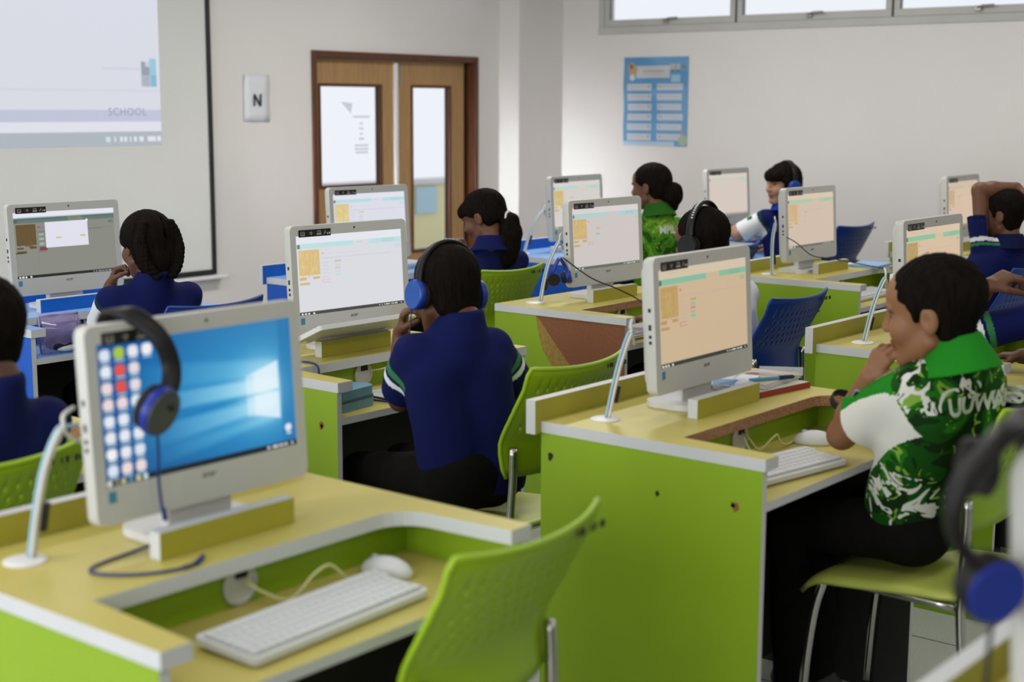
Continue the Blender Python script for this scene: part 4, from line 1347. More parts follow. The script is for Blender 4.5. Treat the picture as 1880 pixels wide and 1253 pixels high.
def hair_field(F, c, R, s, style, seed=0, R0=None, nape=0.0):
    T = lambda x, y, z: c + R @ (np.array((x, y, z))*s)
    N = lambda v: R @ np.array(v)
    E = lambda p, r, k=.01, cut=None, op='add': F.ell(T(*p), np.array(r)*s, R, k*s, op, cut)
    Cc = lambda a, b, ra, rb, k=.01: F.cap(T(*a), T(*b), ra*s, rb*s, k*s)
    if style == 'short':
        cut = [(T(0, 0, .004), N((0, .70, -1)))]
        E((0, -.015, .040), (.083, .102, .088), .0, cut)
        E((0, -.038 - nape*1.1, -.018), (.067 + .005*(nape > 0), .041, .068), .02, [(T(0, 0, -.078 - nape), N((0, .15, -1)))])
        for x in (-1, 1): Cc((x*.072, .020, .028), (x*.074, .016, .0), .009, .006, .008)
    elif style == 'ponytail':
        E((0, -.013, .040), (.083, .103, .087), .0, [(T(0, 0, .0), N((0, .62, -1)))])
        E((0, -.05, .0), (.074, .055, .070), .02, [(T(0, 0, -.06), N((0, -.3, -1)))])
        E((0, .066, .052), (.066, .038, .042), .012, [(T(0, 0, .030), N((0, 0, -1)))])      # fringe
        T2 = lambda x, y, z: c + R0 @ (np.array((x, y, z))*s)
        pts = [(.004, -.098, .012), (.006, -.122, -.012), (.006, -.126, -.06), (.006, -.116, -.115), (.004, -.108, -.165), (.002, -.104, -.20)]
        rr = [.026, .040, .050, .052, .045, .018]
        for i in range(5): F.cap(T2(*pts[i]), T2(*pts[i + 1]), rr[i]*s, rr[i + 1]*s, .014*s)
        for sx in (-.022, .022): F.cap(T2(sx, -.112, -.10), T2(sx*.8, -.104, -.20), .034*s, .016*s, .012*s)
    elif style == 'bun':
        E((0, -.013, .040), (.081, .101, .086), .0, [(T(0, 0, .0), N((0, .62, -1)))])
        E((0, -.05, .0), (.072, .055, .075), .02, [(T(0, 0, -.07), N((0, -.2, -1)))])
        for i in range(7):
            a = i*PI*2/7
            E((.010 + .022*math.cos(a), -.122, -.035 + .026*math.sin(a)), (.030, .036, .034), .008)
        Cc((.005, -.10, -.05), (.012, -.115, -.10), .040, .022, .02)
    elif style == 'braids':
        E((0, -.018, .034), (.090, .108, .096), .0, [(T(0, 0, -.005), N((0, .55, -1)))])
        E((0, -.066, -.026), (.078, .056, .090), .02)
        E((.012, -.128, .055), (.0028, .03, .07), .005, None, 'sub')
        for x in (-1, 1):
            for i in range(13):
                t = i/12
                zz = .085 - .185*t
                xx = .094*math.sqrt(max(.05, 1 - ((zz - .005)/.125)**2))
                for dx, dy, rr in ((.0, .004, .019), (-.010, -.022, .018), (.004, -.046, .019)):
                    E((x*(xx - .024 + dx*.5), -.046 + dy - .02*t, zz + (dy*.2)), (rr, rr*1.1, rr*.66), .004)
    elif style == 'bob':
        E((0, -.013, .040), (.085, .104, .088), .0, [(T(0, 0, .0), N((0, .55, -1)))])
        E((0, .062, .052), (.070, .045, .044), .012, [(T(0, 0, .026), N((0, 0, -1)))])
        E((0, -.045, -.012), (.083, .066, .105), .02)
        for x in (-1, 1): Cc((x*.074, .030, .03), (x*.074, .012, -.085), .016, .012, .012)
    # locks: fine grooves running away from the crown
    g = np.random.default_rng(seed)
    X = F.ax[0][:, None, None] - c[0]; Y = F.ax[1][None, :, None] - c[1]; Z = F.ax[2][None, None, :] - c[2]
    lx = (X*R[0, 0] + Y*R[1, 0] + Z*R[2, 0])/s; ly = (X*R[0, 1] + Y*R[1, 1] + Z*R[2, 1])/s; lz = (X*R[0, 2] + Y*R[1, 2] + Z*R[2, 2])/s
    ang = np.arctan2(lx, ly + .05)
    am = .0011*s if style in ('short',) else .0014*s
    w = np.sin(ang*34 + 9*np.sin(ang*3 + lz*12)) + .7*np.sin(ang*57 + 40*lz + 5*np.sin(ang*5)) + .6*np.sin(lx*330 + ly*210 + lz*120)
    F.d = F.d + (am*w).astype(np.float32)

PEOPLE = {}
def person(key, label, head, yaw, pitch, roll, neck, Ls, Rs, pelvis, Le, Lw, Lh, Re, Rw, Rh, hair='short', skin=(.20, .085, .043), shirt=None, res=.0045, hs=1.0,
           sleeve=.62, seat_yaw=90, legs=True, collar=None, sleeve_r=1.0, knee=.44, build=1.0, kz=.525, polo=False, nape=0.0, neckcut=.004):
    A = lambda p: np.array(p, float)
    head, neck, Ls, Rs, pelvis, Le, Lw, Re, Rw = map(A, (head, neck, Ls, Rs, pelvis, Le, Lw, Re, Rw))
    pelvis[2] = .573
    t = thing('person', label, 'person', (float(pelvis[0]), float(pelvis[1]), 0), 0)
    base = np.array((pelvis[0], pelvis[1], 0.))
    t['pose_base'] = [float(x) for x in base]
    R = yawR(yaw, pitch, roll)
    chest = (Ls + Rs)/2*.8 + pelvis*.2
    lat = Rs - Ls; lat /= np.linalg.norm(lat)
    b = build
    allp = np.array([head, neck, Ls, Rs, Le, Lw, Re, Rw, A(Lh[0]), A(Rh[0]), pelvis])
    lo, hi = allp.min(0) - .16, allp.max(0) + .16
    # ---- skin: head, neck, arms, hands and the trunk inside the clothes, one surface
    F = Field(lo, hi, res)
    head_shapes(F, head, R, hs)
    nk = head + R @ (np.array((0, -.022, -.050))*hs)
    F.cap(neck - (nk - neck)*.3, nk, .050*b, .047, k=.022)
    def trunk(F, g, k):
        for sgn in (-1, 1):
            F.cap(pelvis + lat*sgn*.058*b, chest + lat*sgn*.066*b, (.092 + g)*b, (.088 + g)*b, k=k)
        mid = (Ls + Rs)/2 + A((0, 0, .012))
        F.cap(Ls + lat*.026 - A((0, 0, .012)), mid, (.046 + g)*b, (.056 + g)*b, k=k); F.cap(mid, Rs - lat*.026 - A((0, 0, .012)), (.056 + g)*b, (.046 + g)*b, k=k)
        F.cap(chest + A((0, 0, .04)), neck + A((0, 0, .01)), (.078 + g)*b, (.050 + g)*b, k=k)
    trunk(F, -.014, .03)
    for S, E_, W in ((Ls, Le, Lw), (Rs, Re, Rw)):
        F.cap(S, E_, .030*b, .035*b, k=.02); F.cap(E_, E_ + (W - E_)*.35, .034*b, .036*b, k=.014); F.cap(E_ + (W - E_)*.35, W, .036*b, .0235*b, k=.012)
    hand(F, Lw, Lh[0], Lh[1], -1, *(Lh[2:] or ()))
    hand(F, Rw, Rh[0], Rh[1], 1, *(Rh[2:] or ()))
    body = F.mesh('body', M_skin, t, skin_colour(skin, head, R, hs), base)
    # ---- eyes
    for x in (-1, 1):
        p = head + R @ (np.array((x*.031, .0655, .0070))*hs)
        e = MB().ball((0, 0, 0), .0128*hs, 14, 10)
        eo = e.build('eye', M_eye, t, smooth=True, loc=tuple(p - base))
        q = R @ np.array((0, .0105, 0))*hs
        MB().ball(tuple(q), .0062*hs, 10, 8).build('iris', M_iris, eo, smooth=True)
    # ---- hair
    F = Field(head - .20*hs - (A((0, 0, .08)) if hair == 'ponytail' else 0), head + .17*hs, min(res, .0042))
    hair_field(F, head, R, hs, hair, seed=len(PEOPLE), R0=yawR(yaw), nape=nape)
    F.mesh('hair', M_hair, t, None, base)
    if hair == 'ponytail':
        R0 = yawR(yaw); q = head + R0 @ (np.array((.004, -.108, .002))*hs) - base
        tie = MB().tube([tuple(q + R0 @ np.array((.030*math.cos(a), .004*math.sin(a) - .012, .030*math.sin(a)))) for a in np.linspace(0, 2*PI, 20)], .006, 8)
        tie.build('hair_tie', M_eye, t, smooth=True)
    # ---- shirt
    sh = shirt or {}
    F = Field(lo, hi, res if res < .005 else .0055)
    trunk(F, .002, .035)
    bk = np.cross(lat, A((0, 0, 1.))); bk = R[:, 1]*A((1, 1, 0))
    F.cap(chest + A((0, 0, .05)), neck + A((0, 0, .002)) - bk*.012, .070*b, .052*b, k=.03)
    ups = []
    for S, E_ in ((Ls, Le), (Rs, Re)):
        d = E_ - S; Ln = np.linalg.norm(d); d /= Ln
        end = S + d*Ln*sleeve
        F.cap(S + d*.012, end + d*.05, .047*b*(.5 + .5*sleeve_r), .056*b*sleeve_r, k=.03, cut=[(end, d)])
        ups.append((S, d, Ln))
    F.ripple(.0030, 30, seed=len(PEOPLE)*3 + 1)
    for (S, d, Ln) in ups:      # open sleeve mouths
        end = S + d*Ln*sleeve
        F.cap(end - d*.022, end + d*.05, .044*b*sleeve_r, .0445*b*sleeve_r, k=.0, op='sub')
    ax = nk - neck + A((0, 0, .075)); ax /= np.linalg.norm(ax)
    F.cap(neck + ax*.034, neck + ax*.14, .047*b, .056*b, k=0, op='sub')
    F.cap(neck - ax*.03, neck + ax*.16, .125*b, .125*b, k=0, op='sub', cut=[(neck + ax*(.012 if collar is not None else neckcut), -(ax*.4 + A((0, 0, 1))))])
    up = (neck - pelvis); up /= np.linalg.norm(up)
    F.cutplane(pelvis + up*sh.get('hem', -.035), -up)
    col = sh.get('fn') or plain(NAVY)
    F.mesh('shirt', sh.get('mat', M_cloth), t, lambda V: col(V, ups, neck, pelvis, lat), base)
    if collar is not None:
        F = Field(neck - .12, neck + .13, .0035)
        if polo:
            F.cap(neck - ax*.050, neck + ax*.055, .098*b, .055*b, k=0, hollow=.010, cut=[(neck + ax*.046, ax), (neck - ax*.040, -ax)])
        else:
            F.cap(neck - ax*.050, neck + ax*.050, .093*b, .053*b, k=0, hollow=.010, cut=[(neck + ax*.024, ax), (neck - ax*.044, -ax)])
        F.mesh('collar', M_cloth, t, lambda V: np.tile(np.array(collar, np.float32), (len(V), 1)), base, iters=2)
    # ---- trousers and shoes
    if legs:
        fw = A((math.cos(math.radians(seat_yaw)), math.sin(math.radians(seat_yaw)), 0)); sd = A((fw[1], -fw[0], 0))
        F = Field(np.minimum(pelvis, pelvis + fw*.7) - A((.32, .32, 0)) - A((0, 0, pelvis[2])), np.maximum(pelvis, pelvis + fw*.7) + A((.32, .32, .12)), .009)
        F.cap(pelvis - sd*.055, pelvis + sd*.055, .098*b, .098*b, k=.03)
        ft = []
        for sgn in (-1, 1):
            hip = pelvis + sd*sgn*.072 - A((0, 0, .006)); kn = hip + fw*knee + sd*sgn*.008; kn[2] = kz
            an = kn + fw*(-.03) + sd*sgn*.01; an[2] = .085
            F.cap(hip, kn, .082*b, .058*b, k=.03); F.cap(kn, an, .057*b, .046*b, k=.012)
            ft.append(an)
        F.ripple(.003, 30, seed=4)
        F.cutplane(A((0, 0, .06)), A((0, 0, -1)))
        F.mesh('trousers', M_trouser, t, None, base)
        for an in ft:
            F = Field(an - .2, an + .2, .008)
            an0 = A((an[0], an[1], .045))
            F.cap(an0 - fw*.03, an0 + fw*.10, .040, .036, k=.01); F.cap(A((an[0], an[1], .10)), an0, .040, .040, k=.02)
            F.cutplane(A((0, 0, .003)), A((0, 0, -1)))
            F.mesh('shoe', M_shoe, t, None, base)
    PEOPLE[key] = (t, head, R, hs, base)
    return t

def plain(c):
    c = np.array(c, np.float32)
    return lambda V, ups, neck, pelvis, lat: np.tile(c, (len(V), 1))
def _arm(V, up):
    S, d, Ln = up
    tt = ((V - S) @ d)/Ln
    r = np.linalg.norm((V - S) - tt[:, None]*Ln*d, axis=1)
    return tt, r
def navy_striped(a0=.27, a1=.37, b0=.42, b1=.50):
    """navy with a green and a white band round each sleeve"""
    def f(V, ups, neck, pelvis, lat):
        out = np.tile(np.array(NAVY, np.float32), (len(V), 1))
        for up in ups:
            t, r = _arm(V, up)
            near = (r < .085)
            out[near & (t > a0) & (t < a1)] = srgb(56, 118, 74)
            out[near & (t > b0) & (t < b1)] = srgb(222, 224, 226)
        return out
    return f
def navy_raglan(V, ups, neck, pelvis, lat):
    """navy body, white sleeves with a green mark, thin white and green piping"""
    out = np.tile(np.array(NAVY, np.float32), (len(V), 1))
    for up in ups:
        t, r = _arm(V, up)
        near = (r < .09)
        out[near & (t > .03) & (t < .10)] = srgb(20, 60, 50)
        out[near & (t > .14)] = srgb(218, 220, 224)
        S, d, Ln = up
        q = V - S
        side = np.cross(d, np.array((0, 0, 1.))); side /= np.linalg.norm(side)
        fr = np.cross(side, d)
        v = q @ fr; w = q @ side
        mark = near & (t > .30) & (t < .46) & (v > .01)
        out[mark & (np.sin(w*150) > -.4)] = srgb(22, 96, 28)
    return out

# centre: boy with the blue headphones
person('P1', 'boy in navy shirt with striped sleeve wearing blue headphones, back to the camera', (3.03, 2.70, 1.078), 74, 14, 4, (3.022, 2.635, 1.008), (2.885, 2.70, .938), (3.105, 2.59, .938), (3.035, 2.60, .555),
       (3.0, 2.845, .762), (3.02, 2.862, .952), ((3.012, 2.83, 1.04), (.35, -.75, .25), (.75, .9, 1.0, 1.05), .5),
       (3.275, 2.635, .762), (3.30, 2.84, .768), ((3.28, 2.98, .765), (0, 0, -1), (.35, .35, .4, .4), .2),
       shirt=dict(fn=navy_striped(), hem=-.05), res=.0036, hs=1.05, sleeve=.80, skin=(0.115, 0.046, 0.022), seat_yaw=84, sleeve_r=1.10, knee=.40, build=1.0, nape=.012, neckcut=.026)
# right: boy with green and white batik shirt
def batik_cols(V, ups, neck, pelvis, lat):
    out = np.zeros((len(V), 3), np.float32)
    up = neck - pelvis; L = np.linalg.norm(up); up = up/L
    h = ((V - pelvis) @ up)/L
    fwd = np.cross(np.array((0, 0, 1.)), lat)
    y = (V - pelvis) @ fwd
    x = (V - pelvis) @ lat
    out[:, 1] = .3
    out[(h < .42) & (x < .02), 1] = 1
    out[(h > .80) & (x < -.02), 1] = 1
    for up_, sd in zip(ups, (0, 1)):
        t, r = _arm(V, up_)
        near = (r < .12) & (t > .12)
        out[near] = (1, 0, 0)
        S, d, Ln = up_
        sidev = np.cross(d, np.array((0, 0, 1.))); sidev /= np.linalg.norm(sidev)
        top = np.cross(sidev, d)
        q = (V - S) @ top
        w_ = (V - S) @ sidev
        band = near & (q > -.005) & (w_ > -.064) & (w_ < .0)
        out[band] = (0, 0, 1)
        seam = (r < .085) & (t > -.12) & (t <= .10)
        out[seam, 1] = 1
    return out
person('P2', 'boy in green and white leaf print polo resting his chin on his hand', (3.268, 1.385, 1.112), 98, 8, -2, (3.275, 1.325, 1.022), (3.225, 1.385, .955), (3.405, 1.315, .955), (3.405, 1.455, .555),
       (3.322, 1.632, .778), (3.262, 1.535, .946), ((3.262, 1.487, 1.035), (.55, -.45, .55), (.55, .65, .75, .8), -.5),
       (3.53, 1.50, .775), (3.56, 1.67, .768), ((3.575, 1.76, .765), (0, 0, -1), (.3, .3, .35, .4), .2),
       shirt=dict(fn=batik_cols, mat=M_batik, hem=-.06), res=.0036, hs=1.12, sleeve=.72, skin=(0.255, 0.118, 0.056), seat_yaw=96, collar=srgb(30, 128, 30), polo=True, sleeve_r=1.34, build=1.03, knee=.31)
person('P3', 'girl with braided black hair in navy shirt facing the greyed screen', (3.197, 4.26, 1.095), 82, 8, 0, (3.195, 4.21, 1.01), (3.055, 4.28, .925), (3.345, 4.21, .92), (3.22, 4.25, .555),
       (3.135, 4.48, .775), (3.165, 4.43, .945), ((3.195, 4.41, 1.03), (.5, -.6, .2), (.9, .95, 1.0, 1.0), .5),
       (3.46, 4.40, .775), (3.42, 4.58, .768), ((3.38, 4.68, .765), (0, 0, -1), (.3, .3, .3, .3), .2),
       hair='braids', shirt=dict(fn=navy_raglan), res=.005, skin=(0.118, 0.049, 0.025), sleeve=.72, knee=.36)
person('P4', 'boy cut by the left edge in navy shirt, behind the foreground monitor', (1.610, 2.70, 1.125), 86, 6, 0, (1.612, 2.655, 1.03), (1.48, 2.70, .945), (1.735, 2.655, .945), (1.60, 2.78, .555),
       (1.42, 2.92, .775), (1.50, 3.05, .768), ((1.55, 3.15, .765), (0, 0, -1), (.4, .4, .4, .4), .2),
       (1.80, 2.88, .775), (1.72, 3.03, .768), ((1.66, 3.12, .765), (0, 0, -1), (.4, .4, .4, .4), .2),
       res=.005, skin=(0.096, 0.038, 0.020), knee=.33, neckcut=.02)
person('P5', 'girl with long black ponytail in navy shirt, hand at her mouth', (4.918, 4.155, 1.105), 102, 22, 0, (4.905, 4.10, 1.005), (4.78, 4.19, .925), (5.07, 4.08, .92), (4.92, 4.13, .555),
       (4.84, 4.42, .775), (4.895, 4.35, .945), ((4.935, 4.315, 1.02), (.6, -.5, .3), (.9, .95, 1.0, 1.0), .4),
       (5.16, 4.27, .775), (5.06, 4.44, .768), ((5.0, 4.54, .765), (0, 0, -1), (.3, .3, .3, .3), .2),
       hair='ponytail', res=.0052, skin=(0.126, 0.052, 0.026), collar=NAVY)
def batik_light(V, ups, neck, pelvis, lat):
    out = np.zeros((len(V), 3), np.float32); out[:, 1] = .3
    return out
M_batik2 = M_batik.copy(); M_batik2.name = 'bright_green_batik'
for n_ in M_batik2.node_tree.nodes:
    if n_.type == 'VALTORGB' and len(n_.color_ramp.elements) == 5:
        for el, c_ in zip(n_.color_ramp.elements, (srgb(32, 78, 14), srgb(70, 128, 26), srgb(104, 152, 40), srgb(150, 180, 76), srgb(74, 132, 28))): el.color = (*c_, 1)
person('P6', 'girl with a low hair bun in bright green patterned shirt', (6.138, 4.10, 1.190), 96, 4, 0, (6.130, 4.05, 1.09), (5.995, 4.12, 1.005), (6.255, 4.01, 1.0), (6.18, 4.02, .56),
       (6.045, 4.29, .80), (6.11, 4.41, .768), ((6.12, 4.52, .765), (0, 0, -1), (.3, .3, .3, .3), .2),
       (6.36, 4.2, .80), (6.32, 4.42, .768), ((6.29, 4.52, .765), (0, 0, -1), (.3, .3, .3, .3), .2),
       hair='bun', shirt=dict(fn=batik_light, mat=M_batik2), res=.0058, skin=(0.133, 0.056, 0.028), collar=srgb(40, 92, 24))
person('P7', 'dark haired child in white shirt, mostly hidden behind the right foreground computer', (4.525, 2.80, 1.108), 88, 10, 0, (4.545, 2.755, 1.01), (4.44, 2.80, .92), (4.735, 2.735, .92), (4.70, 2.78, .555),
       (4.51, 2.98, .765), (4.64, 3.08, .79), ((4.66, 3.18, .79), (0, 0, -1), (.3, .3, .3, .3), .2),
       (4.805, 2.80, .785), (4.86, 3.02, .768), ((4.86, 3.2, .765), (0, 0, -1), (.3, .3, .3, .3), .2),
       shirt=dict(fn=plain(srgb(214, 216, 222))), res=.0055, skin=(0.163, 0.074, 0.041))
person('P8', 'girl with fringe and blue headphones looking back towards the camera', (7.480, 4.10, 1.155), 154, 4, -3, (7.495, 4.085, 1.05), (7.425, 4.17, .965), (7.63, 4.02, .955), (7.55, 4.045, .56),
       (7.395, 4.33, .860), (7.56, 4.45, .880), ((7.62, 4.50, .878), (0, 0, -1), (.5, .5, .5, .5), .2),
       (7.76, 4.12, .78), (7.80, 4.32, .768), ((7.80, 4.42, .765), (0, 0, -1), (.3, .3, .3, .3), .2),
       hair='bob', shirt=dict(fn=navy_raglan), res=.005, skin=(0.38, 0.21, 0.125), sleeve=.85, sleeve_r=1.15, collar=srgb(20, 52, 150), seat_yaw=88, knee=.33)
person('P9', 'boy in navy striped shirt bending one arm over his head', (6.625, 2.50, 1.100), 92, 6, 4, (6.615, 2.465, 1.0), (6.515, 2.55, .965), (6.72, 2.42, .915), (6.47, 2.54, .555),
       (6.572, 2.595, 1.218), (6.672, 2.462, 1.232), ((6.70, 2.40, 1.165), (-.5, .4, -.4), (.3, .3, .3, .3), .1),
       (6.80, 2.60, .775), (6.70, 2.80, .768), ((6.66, 2.9, .765), (0, 0, -1), (.3, .3, .3, .3), .2),
       shirt=dict(fn=navy_striped(.0, .05, .08, .15)), res=.005, skin=(0.141, 0.059, 0.028), sleeve=.55, collar=srgb(14, 22, 60), sleeve_r=1.15)
person('P10', 'boy at the right edge in navy striped shirt, elbow on desk, wrist bent', (4.70, 1.46, 1.13), 95, 6, 0, (4.68, 1.43, 1.03), (4.505, 1.56, .955), (4.79, 1.38, .95), (4.72, 1.40, .555),
       (4.375, 1.795, .876), (4.376, 1.688, 1.052), ((4.43, 1.625, 1.095), (.35, .1, -.9), (.75, .8, .9, .9), .4, .175),
       (4.90, 1.56, .78), (4.85, 1.74, .768), ((4.82, 1.84, .765), (0, 0, -1), (.3, .3, .3, .3), .2),
       shirt=dict(fn=navy_striped(.54, .61, .65, .71)), res=.0045, skin=(0.111, 0.044, 0.021), sleeve=.82, sleeve_r=1.05, build=1.12)
person('P11', 'child mostly beyond the right edge, forearm reaching over a desk', (7.78, 2.45, 1.12), 95, 6, 0, (7.77, 2.41, 1.0), (7.62, 2.50, .93), (7.90, 2.38, .925), (7.80, 2.38, .555),
       (7.46, 2.745, .872), (7.60, 2.88, .868), ((7.70, 2.95, .86), (0, 0, -1), (.3, .3, .3, .3), .2),
       (7.98, 2.58, .78), (7.92, 2.76, .768), ((7.9, 2.86, .765), (0, 0, -1), (.3, .3, .3, .3), .2),
       res=.0065, skin=(0.178, 0.081, 0.041))
for k_ in PEOPLE.values():
    if 'pose_base' in k_[0]: del k_[0]['pose_base']
# ------------------------------------------------------------------ headsets
M_hpblk = mat('headset_black', (0.009, 0.008, 0.008), 0.42, spec=0.25)
M_hppad = mat('headset_cushion', (0.014, 0.013, 0.013), 0.75)
M_hpblue = mat('brushed_blue_cap', srgb(44, 92, 176), 0.34, metal=0.55, var=0.15, scale=14)
M_hpgrey = mat('brushed_grey_cap', (0.075, 0.085, 0.09), 0.45, metal=0.4)
M_hpring = mat('blue_cup_ring', srgb(16, 44, 140), 0.4)
M_silver = mat('silver_print', (0.5, 0.5, 0.5), 0.4)

def ribbon(pts, side, w, th, name, m, parent):
    """flat band along pts; side = list of width directions"""
    P = [Vector(p) for p in pts]
    n = len(P); vs = []; fs = []
    for i, p in enumerate(P):
        t = (P[min(i + 1, n - 1)] - P[max(i - 1, 0)]).normalized()
        s = Vector(side[i]) if isinstance(side[0], (tuple, list, Vector)) else Vector(side)
        s = (s - t*s.dot(t)).normalized(); u = s.cross(t)
        for a, b in ((-1, -.5), (-.8, -1), (.8, -1), (1, -.5), (1, .5), (.8, 1), (-.8, 1), (-1, .5)):
            vs.append(p + s*a*w/2 + u*b*th/2)
    for i in range(n - 1):
        for j in range(8): fs.append((i*8 + j, i*8 + (j + 1) % 8, (i + 1)*8 + (j + 1) % 8, (i + 1)*8 + j))
    fs.append(tuple(reversed(range(8)))); fs.append(tuple((n - 1)*8 + j for j in range(8)))
    mb = MB(); mb.add(vs, fs)
    return mb.build(name, m, parent, smooth='auto', angle=50)

def ear_cup(parent, c, nrm, cap, r=.036, ring=None):
    q = Vector(nrm).normalized().to_track_quat('Z', 'Y')
    e = MB().lathe([(r*.80, -.004), (r*.98, .0), (r, .006), (r*.97, .013), (r*.90, .016)], n=32).build('ear_cup', ring or M_hpblk, parent, smooth='auto', loc=c)
    e.rotation_mode = 'QUATERNION'; e.rotation_quaternion = q
    MB().lathe([(r*.915, .0150), (r*.915, .0175), (r*.86, .0188), (r*.1, .0180)], n=32).build('metal_cap', cap, e, smooth='auto')
    MB().lathe([(r*.55, -.004), (r*.80, -.003), (r*.93, -.009), (r*.90, -.017), (r*.72, -.021), (r*.45, -.016)], n=28).build('cushion', M_hppad, e, smooth='auto')
    return e

def worn_headset(key, label, cap, rx=.092, top=.135, y0=-.012, tilt=-.25, blue=True):
    t0, head, R, hs, base = PEOPLE[key]
    t = thing('headphones', label, 'headphones', tuple(head), 0)
    Rm = lambda x, y, z: tuple(R @ (np.array((x, y, z))*hs))
    pts = []
    for i in range(25):
        a = PI*i/24
        x, z = rx*math.cos(a), .012 + (top - .012)*math.sin(a)**.85
        pts.append(Rm(x, y0 + tilt*(z - .0)*.6, z))
    fw = Vector(R @ np.array((0, 1., 0)))
    ribbon(pts, fw, .030*hs, .010*hs, 'headband', M_hpblk, t)
    for x in (-1, 1):
        ribbon([Rm(x*rx, y0, .035), Rm(x*(rx + .006), y0, .015), Rm(x*(rx + .006), y0, -.01)], fw, .020*hs, .006, 'yoke', M_hpblk, t)
        ear_cup(t, Rm(x*(rx + .0), y0 + .004, -.008), R @ np.array((x, -.08, .02)), cap, .041*hs, M_hpring if blue else None)
    return t, Rm, fw
h1, Rm, fw = worn_headset('P1', 'black headphones with blue metal caps worn by the boy in the centre', M_hpblue, rx=.090, top=.131)
mk = MB()
for i in range(9):
    a = math.radians(72 + i*6.5)
    p = Vector(Rm(-.0915*math.cos(PI - a)*-1, -.012 - .25*.6*(.012 + .13*math.sin(a)**.85) - .004, + .012 + .1255*math.sin(a)**.85))
    mk.box(p.x - .0022, p.x + .0022, p.y - .003, p.y + .003, p.z - .001, p.z + .0012)
mk.build('silver_letters_glints', M_silver, h1)
MB().tube(smooth_path([Rm(-.108, .0, -.045), Rm(-.112, .005, -.09), Rm(-.108, .03, -.15), Rm(-.09, .06, -.22)], 6), .0018, 6).build('cable', M_cabk, h1, smooth=True)
worn_headset('P8', 'blue headphones worn by the girl looking towards the camera', M_hpblue, rx=.094, top=.131)
h7, Rm7, fw7 = worn_headset('P7', 'black headphones with silver lettering on the head behind the right foreground computer', M_hpblk, rx=.095, top=.142, blue=False)
mk = MB()
for i in range(10):
    a = math.radians(104 + i*5.0)
    p = Vector(Rm7(.0985*math.cos(a), -.012 - .15*(.012 + .13*math.sin(a)**.85) - .006, .012 + .137*math.sin(a)**.85))
    mk.box(p.x - .004, p.x + .004, p.y - .004, p.y + .004, p.z - .002, p.z + .003)
mk.build('silver_letters_glints', M_silver, h7)  # silver blocks drawn as glints along this headband

# black headphones hung over the foreground computer
t = thing('headphones', 'black headphones with grey caps hanging over the foreground computer', 'headphones', (1.54, 2.09, 1.0))
o = Vector((1.54, 2.09, 1.0))
pts = [Vector(p) - o for p in smooth_path([(1.545, 2.175, 1.06), (1.542, 2.18, 1.10), (1.532, 2.172, 1.17), (1.525, 2.145, 1.226), (1.527, 2.10, 1.236), (1.541, 2.066, 1.220), (1.558, 2.040, 1.188), (1.569, 2.032, 1.147), (1.561, 2.024, 1.116), (1.548, 2.022, 1.100)], 6)]
ribbon(pts, [(.75, -.55, .1)]*len(pts), .033, .012, 'headband', M_hpblk, t)
ear_cup(t, Vector((1.526, 2.020, 1.076)) - o, (.22, -.90, -.30), M_hpgrey, .045, M_hpring)
ear_cup(t, Vector((1.548, 2.178, 1.03)) - o, (-.2, .9, -.1), M_hpgrey, .037)
ribbon([Vector((1.549, 2.022, 1.102)) - o, Vector((1.546, 2.012, 1.088)) - o, Vector((1.540, 2.004, 1.076)) - o], (0, -1, 0), .016, .02, 'yoke', M_hpblk, t)
MB().tube([Vector(p) - o for p in smooth_path([(1.526, 2.020, 1.034), (1.531, 2.026, .99), (1.536, 2.034, .95), (1.543, 2.038, .905), (1.545, 2.035, .888), (1.546, 2.032, .874)], 6)], .0028, 7).build('cable', M_cabn, t, smooth=True)
MB().tube([Vector((1.545, 2.036, .895)) - o, Vector((1.546, 2.032, .874)) - o], .0048, 8).build('plug', M_cabn, t, smooth='auto')

# blue headset hooked on the cables beside the torn desk
t = thing('headphones', 'blue headset hooked on the cables beside the torn desk', 'headphones', (4.61, 3.49, .95))
rp = [( .045*math.cos(a) - .02, .012*math.sin(a*2), .05*math.sin(a)) for a in np.linspace(-.6, 4.2, 22)]
ribbon(rp, [(0, 1, 0)]*22, .016, .007, 'headband', M_hpring, t)
ear_cup(t, (.012, -.012, -.028), (.5, -.8, .2), M_hpring, .026, M_hpring)
ear_cup(t, (-.052, .004, -.035), (-.6, -.6, .2), M_hpblk, .026)

# headphones hung on the nearest computer, right edge
t = thing('headphones', 'out of focus black headphones with a blue cup hanging at the right edge', 'headphones', (1.50, .50, 1.0))
o = Vector((1.50, .50, 1.0))
pp = [Vector(p) - o for p in smooth_path([(1.66, .585, 1.20), (1.645, .58, 1.238), (1.60, .57, 1.242), (1.558, .575, 1.236), (1.528, .585, 1.213), (1.510, .60, 1.184), (1.506, .605, 1.15), (1.517, .60, 1.117), (1.530, .585, 1.096)], 6)]
ribbon(pp, [(.75, .6, .1)]*len(pp), .034, .016, 'headband', M_hpblk, t)
ear_cup(t, Vector((1.545, .575, 1.068)) - o, (-.55, -.80, -.15), M_hpring, .040, M_hpblk)
ear_cup(t, Vector((1.66, .64, 1.17)) - o, (-.1, 1, 0), M_hpblk, .036)
MB().tube([Vector(p) - o for p in smooth_path([(1.545, .57, 1.03), (1.54, .57, .97), (1.55, .575, .90), (1.56, .58, .83)], 6)], .003, 7).build('cable', M_cabk, t, smooth=True)

